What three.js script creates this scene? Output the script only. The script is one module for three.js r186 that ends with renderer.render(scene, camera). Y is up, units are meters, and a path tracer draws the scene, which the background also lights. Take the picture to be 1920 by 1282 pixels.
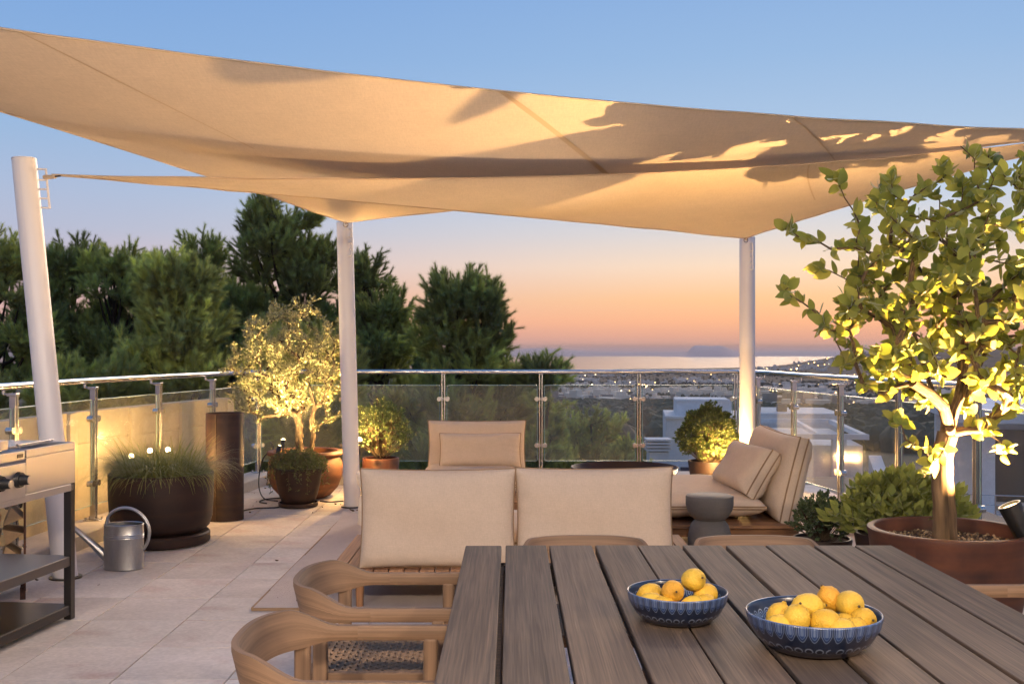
import * as THREE from 'three';
import { RoundedBoxGeometry } from 'three/addons/geometries/RoundedBoxGeometry.js';
import { mergeGeometries, mergeVertices, toCreasedNormals } from 'three/addons/utils/BufferGeometryUtils.js';

// ------------------------------------------------------------------ camera, sky, sun, exposure
const scene = new THREE.Scene();
const camera = new THREE.PerspectiveCamera(2 * Math.atan(641 / 2000) * 180 / Math.PI, 1920 / 1282, 0.1, 60000);
camera.position.set(0, 1.45, 0);
camera.lookAt(0, 1.45, -10);
camera.setViewOffset(1920, 1282, 2, -11, 1920, 1282);          // a slightly shifted lens keeps the uprights upright
const renderer = new THREE.WebGLRenderer({ antialias: true });
renderer.toneMapping = THREE.LinearToneMapping;
renderer.toneMappingExposure = 1.08;
renderer.shadowMap.enabled = true;
const SUN_AZ = 17 * Math.PI / 180;
const lin = (c) => { c /= 255; return c <= 0.04045 ? c / 12.92 : Math.pow((c + 0.055) / 1.055, 2.4); };
{
  // dusk: elevation in degrees, then the colour towards the afterglow, 40 degrees beside it, and opposite it
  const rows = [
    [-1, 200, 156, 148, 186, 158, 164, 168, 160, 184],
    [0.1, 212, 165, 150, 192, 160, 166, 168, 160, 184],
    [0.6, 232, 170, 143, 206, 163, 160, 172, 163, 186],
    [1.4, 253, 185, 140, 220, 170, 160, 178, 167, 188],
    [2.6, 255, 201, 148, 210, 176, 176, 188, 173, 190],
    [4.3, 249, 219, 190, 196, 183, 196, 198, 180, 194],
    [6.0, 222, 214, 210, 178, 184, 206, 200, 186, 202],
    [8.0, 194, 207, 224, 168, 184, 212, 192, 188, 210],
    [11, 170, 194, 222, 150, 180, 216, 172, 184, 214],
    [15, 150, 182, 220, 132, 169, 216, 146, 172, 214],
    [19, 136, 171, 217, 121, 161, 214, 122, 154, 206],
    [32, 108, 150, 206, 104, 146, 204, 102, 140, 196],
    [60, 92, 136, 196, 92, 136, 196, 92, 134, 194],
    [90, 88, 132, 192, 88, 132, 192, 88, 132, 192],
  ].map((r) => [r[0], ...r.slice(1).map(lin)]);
  const W = 1024, H = 1024, data = new Float32Array(W * H * 4), ss = THREE.MathUtils.smoothstep;
  for (let j = 0; j < H; j++) {
    const el = ((j + 0.5) / H - 0.5) * 180;
    let k = 0;
    while (k < rows.length - 2 && el > rows[k + 1][0]) k++;
    const a = rows[k], b = rows[k + 1], t = THREE.MathUtils.clamp((el - a[0]) / (b[0] - a[0]), 0, 1);
    for (let i = 0; i < W; i++) {
      const ang = ((i + 0.5) / W - 0.5) * 2 * Math.PI, az = Math.atan2(Math.cos(ang), -Math.sin(ang));
      let d = Math.abs(az - SUN_AZ); if (d > Math.PI) d = 2 * Math.PI - d;
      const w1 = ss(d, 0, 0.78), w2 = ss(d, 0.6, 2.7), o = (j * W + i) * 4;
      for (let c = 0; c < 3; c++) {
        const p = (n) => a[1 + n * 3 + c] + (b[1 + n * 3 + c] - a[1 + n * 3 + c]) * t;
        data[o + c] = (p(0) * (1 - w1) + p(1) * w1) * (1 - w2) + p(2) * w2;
      }
      data[o + 3] = 1;
    }
  }
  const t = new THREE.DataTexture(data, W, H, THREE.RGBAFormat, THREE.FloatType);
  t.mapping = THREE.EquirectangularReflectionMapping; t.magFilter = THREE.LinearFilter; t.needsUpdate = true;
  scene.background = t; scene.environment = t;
}
const sun = new THREE.DirectionalLight(new THREE.Color(1, 0.76, 0.56), 2.0);   // the last glow, spread wide over the horizon
sun.position.set(Math.sin(SUN_AZ) * 60, 60 * Math.tan(20 * Math.PI / 180), -Math.cos(SUN_AZ) * 60);
sun.castShadow = true; sun.shadow.radius = 50;
sun.shadow.camera.left = sun.shadow.camera.bottom = -30; sun.shadow.camera.right = sun.shadow.camera.top = 30; sun.shadow.camera.far = 200;
scene.add(sun, sun.target);
const FOG = 3.2e-5;
if (FOG) scene.fog = new THREE.FogExp2(new THREE.Color(1, 0.74, 0.58), FOG);

// ------------------------------------------------------------------ helpers
let seed = 1;
const reseed = (s) => { seed = s >>> 0; };
const rnd = () => { seed = (seed + 0x6d2b79f5) >>> 0; let t = Math.imul(seed ^ (seed >>> 15), 1 | seed); t = (t + Math.imul(t ^ (t >>> 7), 61 | t)) ^ t; return ((t ^ (t >>> 14)) >>> 0) / 4294967296; };
const rr = (a, b) => a + (b - a) * rnd();
const V = (x, y, z) => new THREE.Vector3(x, y, z);
const { PI, sin, cos, abs, min, max, sqrt, pow, atan2, floor, round, hypot } = Math;
const clamp = THREE.MathUtils.clamp, mix = THREE.MathUtils.lerp, sstep = THREE.MathUtils.smoothstep;

const used = new Map();
function numbered(name) { const n = used.get(name) ?? 0; used.set(name, n + 1); return n ? name + '_' + String(n).padStart(3, '0') : name; }
function tag(o, label, category, group, kind) {
  if (label) o.userData.label = label;
  if (category) o.userData.category = category;
  if (group) o.userData.group = group;
  if (kind) o.userData.kind = kind;
  return o;
}
function thing(name, label, category, [x, y, z] = [0, 0, 0], turn = 0, group) {
  const o = new THREE.Group(); o.name = numbered(name); o.position.set(x, y, z); o.rotation.y = turn;
  scene.add(o); return tag(o, label, category, group);
}
function part(name, geo, mat, parent) {
  const m = new THREE.Mesh(geo, mat);
  m.name = parent ? name : numbered(name); m.castShadow = m.receiveShadow = true;
  (parent ?? scene).add(m); return m;
}
const struct = (name, geo, mat) => tag(part(name, geo, mat), null, null, null, 'structure');
function ready(g) {                                      // same attributes everywhere, so that anything merges
  let q = g.index ? g.toNonIndexed() : g;
  for (const k of Object.keys(q.attributes)) if (!['position', 'normal', 'uv'].includes(k)) q.deleteAttribute(k);
  if (!q.attributes.normal) q.computeVertexNormals();
  if (!q.attributes.uv) q.setAttribute('uv', new THREE.BufferAttribute(new Float32Array(q.attributes.position.count * 2), 2));
  return q;
}
const join = (...gs) => mergeGeometries(gs.flat().map(ready));
function uvm(g, s = 1, ou = 0, ov = 0, along = 'y') {     // uv in metres from the side each face looks to
  const q = ready(g), p = q.attributes.position, uv = q.attributes.uv, a = V(), b = V(), c = V();
  for (let i = 0; i < p.count; i += 3) {
    a.fromBufferAttribute(p, i); b.fromBufferAttribute(p, i + 1); c.fromBufferAttribute(p, i + 2);
    const n = b.clone().sub(a).cross(c.clone().sub(a)), x = abs(n.x), y = abs(n.y), z = abs(n.z);
    for (let k = 0; k < 3; k++) {
      const v = [a, b, c][k];
      let u, w;
      if (along === 'z') [u, w] = x > y && x > z ? [v.y, v.z] : y > z ? [v.x, v.z] : [v.x, v.y];
      else if (along === 'x') [u, w] = x > y && x > z ? [v.y, v.z] : y > z ? [v.z, v.x] : [v.y, v.x];
      else [u, w] = x > y && x > z ? [v.z, v.y] : y > z ? [v.x, v.z] : [v.x, v.y];
      uv.setXY(i + k, u * s + ou, w * s + ov);
    }
  }
  return q;
}
const box = (w, h, d, x = 0, y = 0, z = 0, r = 0) => (r ? new RoundedBoxGeometry(w, h, d, 1, min(r, w / 2.01, h / 2.01, d / 2.01)) : new THREE.BoxGeometry(w, h, d)).translate(x, y, z);
const cyl = (r0, r1, h, n = 24, x = 0, y = 0, z = 0) => new THREE.CylinderGeometry(r1, r0, h, n).translate(x, y, z);
function bar(a, b, r0, r1 = r0, n = 10) {                  // a round bar from a to b
  const d = b.clone().sub(a), g = new THREE.CylinderGeometry(r1, r0, d.length(), n);
  g.applyQuaternion(new THREE.Quaternion().setFromUnitVectors(V(0, 1, 0), d.clone().normalize()));
  return g.translate((a.x + b.x) / 2, (a.y + b.y) / 2, (a.z + b.z) / 2);
}
function tube(pts, radii, n = 8) {                         // tapered tube through points
  const R = (i) => (Array.isArray(radii) ? radii[i] : radii), pos = [], uv = [], idx = [];
  let up = V(0, 1, 0), L = 0;
  for (let i = 0; i < pts.length; i++) {
    const t = pts[min(i + 1, pts.length - 1)].clone().sub(pts[max(i - 1, 0)]).normalize();
    if (i === 0) { up = abs(t.y) > 0.9 ? V(1, 0, 0) : V(0, 1, 0); } else L += pts[i].distanceTo(pts[i - 1]);
    const s = up.clone().cross(t).normalize(); up = t.clone().cross(s).normalize();
    for (let k = 0; k <= n; k++) {
      const a = k / n * 2 * PI, p = pts[i].clone().addScaledVector(s, cos(a) * R(i)).addScaledVector(up, sin(a) * R(i));
      pos.push(p.x, p.y, p.z); uv.push(k / n * 2 * PI * R(0), L);
    }
    if (i) for (let k = 0; k < n; k++) { const q = i * (n + 1) + k, o = q - n - 1; idx.push(o, o + 1, q, q, o + 1, q + 1); }
  }
  for (const [i, f] of [[0, 1], [pts.length - 1, -1]]) {
    const c = pos.length / 3; pos.push(pts[i].x, pts[i].y, pts[i].z); uv.push(0, 0);
    for (let k = 0; k < n; k++) { const q = i * (n + 1) + k; f < 0 ? idx.push(c, q, q + 1) : idx.push(c, q + 1, q); }
  }
  const g = new THREE.BufferGeometry();
  g.setAttribute('position', new THREE.Float32BufferAttribute(pos, 3)); g.setAttribute('uv', new THREE.Float32BufferAttribute(uv, 2)); g.setIndex(idx);
  g.computeVertexNormals(); return g;
}
const curve = (pts, n) => new THREE.CatmullRomCurve3(pts).getPoints(n);
function lathe(profile, n = 48, crease = 0.6) {
  const g = new THREE.LatheGeometry(profile.map(([x, y]) => new THREE.Vector2(x, y)), n);
  return crease ? toCreasedNormals(g, crease) : g;
}
function grid(nu, nv, f) {                                 // surface u,v in 0..1 -> Vector3
  const pos = [], uv = [], idx = [];
  for (let j = 0; j <= nv; j++) for (let i = 0; i <= nu; i++) { const p = f(i / nu, j / nv); pos.push(p.x, p.y, p.z); uv.push(i / nu, j / nv); }
  for (let j = 0; j < nv; j++) for (let i = 0; i < nu; i++) { const a = j * (nu + 1) + i, b = a + 1, c = a + nu + 1, d = c + 1; idx.push(a, b, c, b, d, c); }
  const g = new THREE.BufferGeometry();
  g.setAttribute('position', new THREE.Float32BufferAttribute(pos, 3)); g.setAttribute('uv', new THREE.Float32BufferAttribute(uv, 2)); g.setIndex(idx); g.computeVertexNormals();
  return g;
}
function copies(name, geo, mat, matrices, colors, parent) {
  const m = new THREE.InstancedMesh(geo, mat, matrices.length);
  matrices.forEach((q, i) => { m.setMatrixAt(i, q); if (colors) m.setColorAt(i, colors[i]); });
  m.name = parent ? name : numbered(name); m.castShadow = m.receiveShadow = true; m.userData.kind = 'stuff';
  (parent ?? scene).add(m); return m;
}
const turnTo = (dir, roll = 0) => new THREE.Quaternion().setFromUnitVectors(V(0, 1, 0), dir.clone().normalize()).multiply(new THREE.Quaternion().setFromAxisAngle(V(0, 1, 0), roll));
const M4 = (p, q, s) => new THREE.Matrix4().compose(p, q, typeof s === 'number' ? V(s, s, s) : s);
const C = (r, g, b) => new THREE.Color().setRGB(r, g, b);
const onSphere = () => { const z = rr(-1, 1), a = rr(0, 2 * PI), r = sqrt(1 - z * z); return V(r * cos(a), z, r * sin(a)); };

// ------------------------------------------------------------------ textures
const hash = (x, y, s) => { let h = Math.imul(x, 374761393) + Math.imul(y, 668265263) + Math.imul(s, 2147483647 ^ 0x5bd1e995) | 0; h = Math.imul(h ^ (h >>> 13), 1274126177); return ((h ^ (h >>> 16)) >>> 0) / 4294967296; };
function vnoise(x, y, px, py, s) {                        // value noise that repeats after px, py cells
  const ix = floor(x), iy = floor(y), fx = x - ix, fy = y - iy, u = fx * fx * (3 - 2 * fx), v = fy * fy * (3 - 2 * fy), m = (a, p) => ((a % p) + p) % p;
  const h = (a, b) => hash(m(a, px), m(b, py), s);
  return mix(mix(h(ix, iy), h(ix + 1, iy), u), mix(h(ix, iy + 1), h(ix + 1, iy + 1), u), v);
}
const fbm = (x, y, cx, cy, oct, s) => { let a = 0, k = 0.5, t = 0; for (let o = 0; o < oct; o++) { a += k * vnoise(x * cx, y * cy, cx, cy, s + o); t += k; k *= 0.55; cx *= 2; cy *= 2; } return a / t; };
function tex(w, h, f, srgb = true) {
  const d = new Uint8Array(w * h * 4);
  for (let j = 0; j < h; j++) for (let i = 0; i < w; i++) {
    const c = f((i + 0.5) / w, (j + 0.5) / h), o = (j * w + i) * 4, q = typeof c === 'number' ? [c, c, c] : c;
    for (let k = 0; k < 3; k++) d[o + k] = clamp(q[k], 0, 1) * 255;
    d[o + 3] = 255;
  }
  const t = new THREE.DataTexture(d, w, h); t.wrapS = t.wrapT = THREE.RepeatWrapping; t.magFilter = THREE.LinearFilter; t.minFilter = THREE.LinearMipmapLinearFilter;
  if (srgb) t.colorSpace = THREE.SRGBColorSpace;
  t.needsUpdate = true; return t;
}
const rep = (t, x, y = x) => { const c = t.clone(); c.repeat.set(x, y); c.needsUpdate = true; return c; };
const T = {
  blotch: tex(512, 512, (u, v) => 0.80 + 0.2 * fbm(u, v, 4, 4, 6, 11) + 0.06 * (fbm(u, v, 64, 64, 2, 5) - 0.5)),
  stone: tex(1024, 1024, (u, v) => { const a = fbm(u, v, 3, 3, 5, 3), b = fbm(u, v, 90, 90, 2, 8), st = pow(max(0, fbm(u, v, 5, 5, 4, 21) - 0.55) * 2.2, 1.2), r = 0.86 + 0.20 * (a - 0.5) + 0.10 * (b - 0.5); return [r - st * 0.08, r - st * 0.16, r - st * 0.165]; }),
  fine: tex(512, 512, (u, v) => fbm(u, v, 60, 60, 3, 4), false),
  lumps: tex(512, 512, (u, v) => fbm(u, v, 6, 6, 5, 14), false),
  grain: tex(512, 1024, (u, v) => { const w = fbm(u, v, 3, 2, 3, 31), g = fbm(u + 0.06 * w, v, 42, 3, 3, 9), p = fbm(u, v, 150, 7, 2, 19), l = pow(abs(sin((u * 5 + w * 1.6) * PI * 2)), 6); return 0.80 + 0.20 * (g - 0.5) + 0.16 * (p - 0.5) + 0.16 * (w - 0.5) - 0.04 * l; }),
  weathered: tex(1024, 1024, (u, v) => { const w = fbm(u, v, 3, 3, 4, 51), st = fbm(u, v, 5, 4, 5, 52), g = fbm(u + 0.04 * w, v, 90, 3, 3, 53), p = fbm(u, v, 300, 10, 2, 54), cr = fbm(u + 0.03 * w, v, 46, 2, 2, 55), k = 0.78 + 0.26 * (g - 0.5) + 0.28 * (p - 0.5) + 0.34 * (st - 0.5) - 0.12 * sstep(cr, 0.70, 0.80); return [k, k * (0.985 + 0.05 * (w - 0.5)), k * (0.97 + 0.12 * (w - 0.5))]; }),
  grainBump: tex(512, 1024, (u, v) => 0.5 + 0.5 * (fbm(u, v, 110, 5, 3, 9) - 0.5), false),
  weave: tex(512, 512, (u, v) => { const a = u * 128, b = v * 128, s = (floor(a) + floor(b)) % 2; return 0.88 + 0.06 * (s ? abs(sin(a * PI)) : abs(sin(b * PI))) + 0.06 * (fbm(u, v, 16, 128, 2, 3) - 0.5) + 0.06 * (fbm(u, v, 128, 16, 2, 6) - 0.5) + 0.05 * (fbm(u, v, 3, 3, 3, 12) - 0.5); }),
  weaveBump: tex(512, 512, (u, v) => { const a = u * 128, b = v * 128, s = (floor(a) + floor(b)) % 2; return 0.3 + 0.5 * (s ? abs(sin(a * PI)) : abs(sin(b * PI))) + 0.3 * (fbm(u, v, 5, 5, 4, 3) - 0.5); }, false),
  brushed: tex(512, 512, (u, v) => 0.46 + 0.10 * (fbm(u, v, 2, 220, 2, 4) - 0.5) + 0.06 * (fbm(u, v, 3, 3, 4, 8) - 0.5), false),
  rust: tex(512, 512, (u, v) => { const a = fbm(u, v, 5, 5, 6, 44), b = fbm(u, v, 2, 24, 3, 4); return [0.62 + 0.5 * (a - 0.5) + 0.25 * (b - 0.5), 0.55 + 0.55 * (a - 0.5) + 0.2 * (b - 0.5), 0.52 + 0.6 * (a - 0.5)]; }),
  dust: tex(1024, 512, (u, v) => 0.02 + 0.10 * fbm(u, v, 6, 2, 3, 2) + 0.08 * max(0, fbm(u, v, 160, 3, 2, 7) - 0.45), false),
  bark: tex(256, 512, (u, v) => { const a = fbm(u, v, 12, 4, 4, 2); return [0.55 + 0.8 * (a - 0.5), 0.53 + 0.8 * (a - 0.5), 0.5 + 0.8 * (a - 0.5)]; }),
  soil: tex(256, 256, (u, v) => { const a = fbm(u, v, 40, 40, 2, 2); return a > 0.72 ? [0.85, 0.7, 0.5] : [0.28 * a + 0.1, 0.22 * a + 0.07, 0.16 * a + 0.05]; }),
  land: tex(1024, 1024, (u, v) => { const a = fbm(u, v, 8, 8, 6, 2), b = fbm(u, v, 30, 30, 4, 9); const t = sstep(a * 0.6 + b * 0.4, 0.42, 0.6); return [mix(0.22, 0.42, t), mix(0.25, 0.38, t), mix(0.17, 0.31, t)]; }),
};
const std = (o) => new THREE.MeshStandardMaterial(o), phy = (o) => new THREE.MeshPhysicalMaterial(o);
const M = {
  mortar: std({ color: C(0.20, 0.17, 0.15), roughness: 0.95 }),
  kerb: std({ color: C(0.60, 0.53, 0.46), map: rep(T.blotch, 0.9), roughness: 0.85, bumpMap: T.fine, bumpScale: 0.001 }),
  wall: std({ color: C(0.64, 0.52, 0.36), map: rep(T.blotch, 0.6), roughness: 0.9, bumpMap: rep(T.fine, 2), bumpScale: 0.0015 }),
  mastPaint: std({ color: C(0.68, 0.655, 0.66), roughness: 0.38 }),
  whitePaint: std({ color: C(0.78, 0.75, 0.74), roughness: 0.42, map: rep(T.blotch, 0.8) }),
  steel: std({ color: C(0.62, 0.6, 0.58), metalness: 1, roughness: 0.22 }),
  brushed: std({ color: C(0.56, 0.52, 0.49), metalness: 1, roughness: 0.9, roughnessMap: rep(T.brushed, 1.4) }),
  shelfSteel: std({ color: C(0.2, 0.18, 0.165), metalness: 0.95, roughness: 0.28 }),
  darkSteel: std({ color: C(0.075, 0.066, 0.06), metalness: 0.85, roughness: 0.32 }),
  galv: std({ color: C(0.55, 0.55, 0.55), metalness: 0.95, roughness: 0.36, map: rep(T.blotch, 2.5), bumpMap: T.lumps, bumpScale: 0.001 }),
  glass: phy({ color: C(0.93, 0.96, 0.94), roughness: 1, roughnessMap: T.dust, transmission: 1, thickness: 0, ior: 1.5 }),
  dust: std({ color: C(0.75, 0.72, 0.68), roughness: 1, transparent: true, opacity: 0.085 }),
  glassEdge: phy({ color: C(0.6, 0.75, 0.68), roughness: 0.2, transmission: 0.6, thickness: 0, ior: 1.5 }),
  black: std({ color: C(0.012, 0.012, 0.012), roughness: 0.4 }),
  corten: std({ color: C(0.075, 0.038, 0.026), map: rep(T.rust, 1), roughness: 0.62, metalness: 0.15, bumpMap: T.lumps, bumpScale: 0.0015 }),
  cortenDark: std({ color: C(0.10, 0.062, 0.046), map: rep(T.rust, 1.3), roughness: 0.6, metalness: 0.25, bumpMap: T.lumps, bumpScale: 0.002 }),
  cortenWarm: std({ color: C(0.21, 0.085, 0.042), map: rep(T.rust, 1.1), roughness: 0.6, bumpMap: T.lumps, bumpScale: 0.0015 }),
  terracotta: std({ color: C(0.40, 0.19, 0.085), map: rep(T.rust, 1.2), roughness: 0.7, bumpMap: T.lumps, bumpScale: 0.003 }),
  soil: std({ color: C(0.35, 0.22, 0.14), map: rep(T.soil, 5), roughness: 1, bumpMap: T.fine, bumpScale: 0.012 }),
  fabric: std({ color: C(0.68, 0.53, 0.39), map: rep(T.weave, 5), roughness: 0.95, bumpMap: rep(T.weaveBump, 5), bumpScale: 0.0005 }),
  piping: std({ color: C(0.27, 0.175, 0.10), roughness: 0.95 }),
  sail: phy({ color: C(0.72, 0.585, 0.44), map: rep(T.weave, 2), roughness: 0.97, transmission: 0.16, thickness: 0, bumpMap: rep(T.weaveBump, 2), bumpScale: 0.0005 }),
  sailSeam: phy({ color: C(0.52, 0.40, 0.28), roughness: 0.97, transmission: 0.06, thickness: 0 }),
  stool: std({ color: C(0.125, 0.115, 0.108), roughness: 0.7, map: rep(T.blotch, 2), bumpMap: T.fine, bumpScale: 0.0006 }),
  stoolWhite: std({ color: C(0.72, 0.69, 0.68), roughness: 0.6, map: rep(T.blotch, 2) }),
  rug: std({ color: C(0.66, 0.565, 0.52), map: rep(T.weave, 5), roughness: 1, bumpMap: rep(T.weaveBump, 5), bumpScale: 0.003 }),
  rope: std({ color: C(0.30, 0.19, 0.11), roughness: 0.95, bumpMap: rep(T.fine, 6), bumpScale: 0.001 }),
  bark: std({ color: C(0.42, 0.31, 0.2), map: T.bark, roughness: 0.9, bumpMap: T.bark, bumpScale: 0.004 }),
  barkPale: std({ color: C(0.40, 0.265, 0.14), map: rep(T.bark, 2, 1), roughness: 0.85, bumpMap: rep(T.bark, 2, 1), bumpScale: 0.002 }),
  barkDark: std({ color: C(0.09, 0.065, 0.05), map: T.bark, roughness: 0.95 }),
  pine: phy({ color: C(1, 1, 1), roughness: 0.97, transmission: 0.5, thickness: 0 }),
  leaf: phy({ color: C(1, 1, 1), roughness: 0.85, transmission: 0.3, thickness: 0 }),
  land: std({ color: C(0.46, 0.39, 0.33), map: rep(T.land, 1), roughness: 1 }),
  sea: std({ color: C(0.05, 0.05, 0.055), roughness: 0.13, metalness: 0 }),
  house: std({ color: C(0.80, 0.67, 0.54), roughness: 0.9 }),
  houseDim: std({ color: C(0.34, 0.29, 0.26), roughness: 0.9 }),
  villa: std({ color: C(0.88, 0.87, 0.88), map: rep(T.blotch, 0.3), roughness: 0.9 }),
  villaGrey: std({ color: C(0.22, 0.22, 0.24), map: rep(T.blotch, 0.3), roughness: 0.9 }),
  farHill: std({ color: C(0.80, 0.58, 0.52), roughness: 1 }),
};
const wood = (r, g, b, x = 1.6, y = 0.7) => std({ color: C(r, g, b), map: rep(T.grain, x, y), roughness: 0.72, bumpMap: rep(T.grainBump, x, y), bumpScale: 0.0006 });
M.teak = wood(0.44, 0.215, 0.095); M.teakB = wood(0.38, 0.18, 0.08); M.teakC = wood(0.50, 0.25, 0.115);
M.chair = wood(0.335, 0.205, 0.122, 1.6, 0.6);
M.board = [[0.172, 0.121, 0.084], [0.146, 0.104, 0.074], [0.196, 0.138, 0.095], [0.158, 0.111, 0.078]].map((c) => std({ color: C(...c), map: rep(T.weathered, 1.1, 0.55), roughness: 0.7, bumpMap: rep(T.weathered, 1.1, 0.55), bumpScale: 0.0012 }));
M.log = wood(0.55, 0.34, 0.17, 4, 1); M.logEnd = std({ color: C(0.62, 0.40, 0.20), map: rep(T.blotch, 6), roughness: 0.9 });
M.tile = [[0.735, 0.655, 0.595], [0.70, 0.62, 0.565], [0.765, 0.69, 0.63], [0.72, 0.635, 0.575], [0.75, 0.665, 0.60]].map((c) => std({ color: C(...c), map: rep(T.stone, 0.7), roughness: 0.8, bumpMap: rep(T.fine, 1.5), bumpScale: 0.0008 }));
const glow = (k, c = [1, 0.62, 0.24]) => std({ color: C(0.05, 0.04, 0.03), emissive: C(...c), emissiveIntensity: k, roughness: 0.5 });
const WARM = C(1, 0.57, 0.18);
function spot(at, to, cd, angle = 0.9, pen = 0.6, color = WARM, soft = 1) {
  const s = new THREE.SpotLight(color, cd, 0, angle, pen, 2);
  s.position.copy(at); s.target.position.copy(to); s.castShadow = true; s.shadow.radius = soft; s.name = 'lamp_beam';
  scene.add(s, s.target); return s;
}
function point(at, cd, color = WARM, soft = 1) { const p = new THREE.PointLight(color, cd, 0, 2); p.position.copy(at); p.castShadow = true; p.shadow.radius = soft; p.name = 'lamp_glow'; scene.add(p); return p; }

// ------------------------------------------------------------------ the terrace: floor, kerb, railing
const TX = 0.497, TZ = 0.509;
{
  const slab = struct('floor', uvm(box(8.6, 0.4, 16, 0, -0.228, -4.2), 1), M.mortar);
  reseed(7);
  const shapes = [0, 1, 2, 3, 4, 5].map((k) => uvm(box(TX - 0.006, 0.026, TZ - 0.006, 0, 0, 0, 0.0035), 1, k * 0.37, k * 0.61));
  for (let j = -3; j < 14; j++) for (let i = -3; i < 11; i++) {
    const x = -2.237 + (i + 0.5) * TX, z = -(4.67 + (j + 0.5) * TZ);
    if (-z > 11.42 || x < -3.42 || x > 3.1) continue;
    const t = part('tile', shapes[floor(rnd() * 6)], M.tile[floor(rnd() * 5)], slab);
    t.position.set(x + rr(-0.0012, 0.0012), -0.0145 + rr(-0.0008, 0.0012), z + rr(-0.0012, 0.0012));
    t.rotation.set(0, (rnd() < 0.5 ? 0 : PI) + rr(-0.002, 0.002), 0);
  }
}
const POSTS = [[-3.42, 5.9], [-3.323, 7.123], [-3.25, 8.3], [-3.079, 9.316], [-2.889, 10.318], [-2.73, 11.5], [-1.783, 11.502], [-0.73, 11.502], [0.322, 11.502], [1.38, 11.502], [2.433, 11.502], [2.56, 11.05], [2.641, 9.946], [2.785, 9.0], [2.915, 8.0], [3.058, 6.99], [3.2, 5.75], [3.33, 4.5]].map(([x, d]) => V(x, 0, -d));
POSTS.unshift(V(-3.52, 0, -4.6));
function sideways(i) {                                     // outward normal of the railing at post i
  const a = POSTS[max(i - 1, 0)], b = POSTS[min(i + 1, POSTS.length - 1)], d = b.clone().sub(a).normalize();
  return V(d.z, 0, -d.x);
}
{
  const prof = [[-0.20, 0], [-0.20, 0.098], [-0.192, 0.106], [0.13, 0.106], [0.14, 0.098], [0.14, -0.6]];
  const ring = POSTS.map((p, i) => { const n = sideways(i); return prof.map(([o, y]) => V(p.x + n.x * o, y, p.z + n.z * o)); }), gs = [];
  for (let i = 0; i + 1 < ring.length; i++) for (let k = 0; k + 1 < prof.length; k++) gs.push(grid(1, 1, (u, v) => ring[i][k].clone().lerp(ring[i + 1][k], u).lerp(ring[i][k + 1].clone().lerp(ring[i + 1][k + 1], u), v)));
  struct('kerb', uvm(join(gs), 1), M.kerb);

  const r = thing('glass_railing', 'glass balustrade with steel posts and round handrail around the terrace', 'railing');
  const railPts = POSTS.map((p, i) => { const n = sideways(i); const o = i < 6 || i > 11 ? 0.07 : 0.0; return V(p.x + n.x * o, 1.192, p.z + n.z * o); });
  part('handrail', tube(curve(railPts.slice(0, 6), 60).concat(railPts.slice(6, 11), curve(railPts.slice(11), 60)), 0.024, 14), M.steel, r);
  POSTS.forEach((p, i) => {
    const n = sideways(i), side = i < 6 || i > 11, g = new THREE.Group(), yaw = atan2(n.x, n.z);
    const top = side ? 1.13 : 1.17, geos = [box(0.014, top - 0.1, 0.045, -0.014, (top + 0.1) / 2, 0, 0.003), box(0.014, top - 0.1, 0.045, 0.014, (top + 0.1) / 2, 0, 0.003), box(0.1, 0.01, 0.13, 0, 0.112, 0, 0.003)];
    for (const sx of [-1, 1]) for (const sz of [-1, 1]) geos.push(cyl(0.009, 0.009, 0.02, 8, sx * 0.036, 0.125, sz * 0.05));
    if (side) geos.push(box(0.05, 0.022, 0.07, 0, 1.136, 0.005, 0.004), bar(V(0, 1.14, 0.03), V(0, 1.14, 0.075), 0.009), bar(V(0, 1.14, 0.072), V(0, 1.178, 0.072), 0.012)); else geos.push(bar(V(0, 1.16, 0), V(0, 1.185, 0), 0.011), box(0.06, 0.006, 0.03, 0, 1.166, 0, 0.002));
    const m = part('post', join(geos), M.steel, r); m.position.copy(p); m.rotation.y = yaw;
    for (const y of [0.398, 0.898]) {
      const cg = []; for (const s of [-1, 1]) cg.push(new THREE.CylinderGeometry(0.024, 0.024, 0.05, 16).rotateX(PI / 2).translate(s * 0.044, y, 0), box(0.05, 0.026, 0.03, s * 0.026, y, 0, 0.003));
      part('clamp', join(cg), M.steel, m);
    }
  });
  for (let i = 0; i + 1 < POSTS.length; i++) {
    if (i === 10) { }
    const a = POSTS[i], b = POSTS[i + 1], d = b.clone().sub(a), L = d.length() - 0.075; if (L < 0.2) continue;
    const sh = new THREE.Shape(), w = L / 2, y0 = 0.231, y1 = 1.047, q = 0.02;
    sh.moveTo(-w + q, y0); sh.lineTo(w - q, y0); sh.quadraticCurveTo(w, y0, w, y0 + q); sh.lineTo(w, y1 - q); sh.quadraticCurveTo(w, y1, w - q, y1); sh.lineTo(-w + q, y1); sh.quadraticCurveTo(-w, y1, -w, y1 - q); sh.lineTo(-w, y0 + q); sh.quadraticCurveTo(-w, y0, -w + q, y0);
    const g = new THREE.ExtrudeGeometry(sh, { depth: 0.01, bevelEnabled: false }).translate(0, 0, -0.005);
    const face = new THREE.ShapeGeometry(sh), m = part('glass_panel', ready(face), M.glass, r);
    const edge = tube([...sh.getPoints(4)].map((p) => V(p.x, p.y, 0)), 0.0045, 5), e = part('glass_edge', edge, M.glassEdge, m), f = part('dust_film', face.clone().translate(0, 0, -0.004), M.dust, m); e.castShadow = f.castShadow = false;
    m.position.copy(a).add(b).multiplyScalar(0.5); m.rotation.y = atan2(d.x, d.z) - PI / 2;
  }
}
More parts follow.
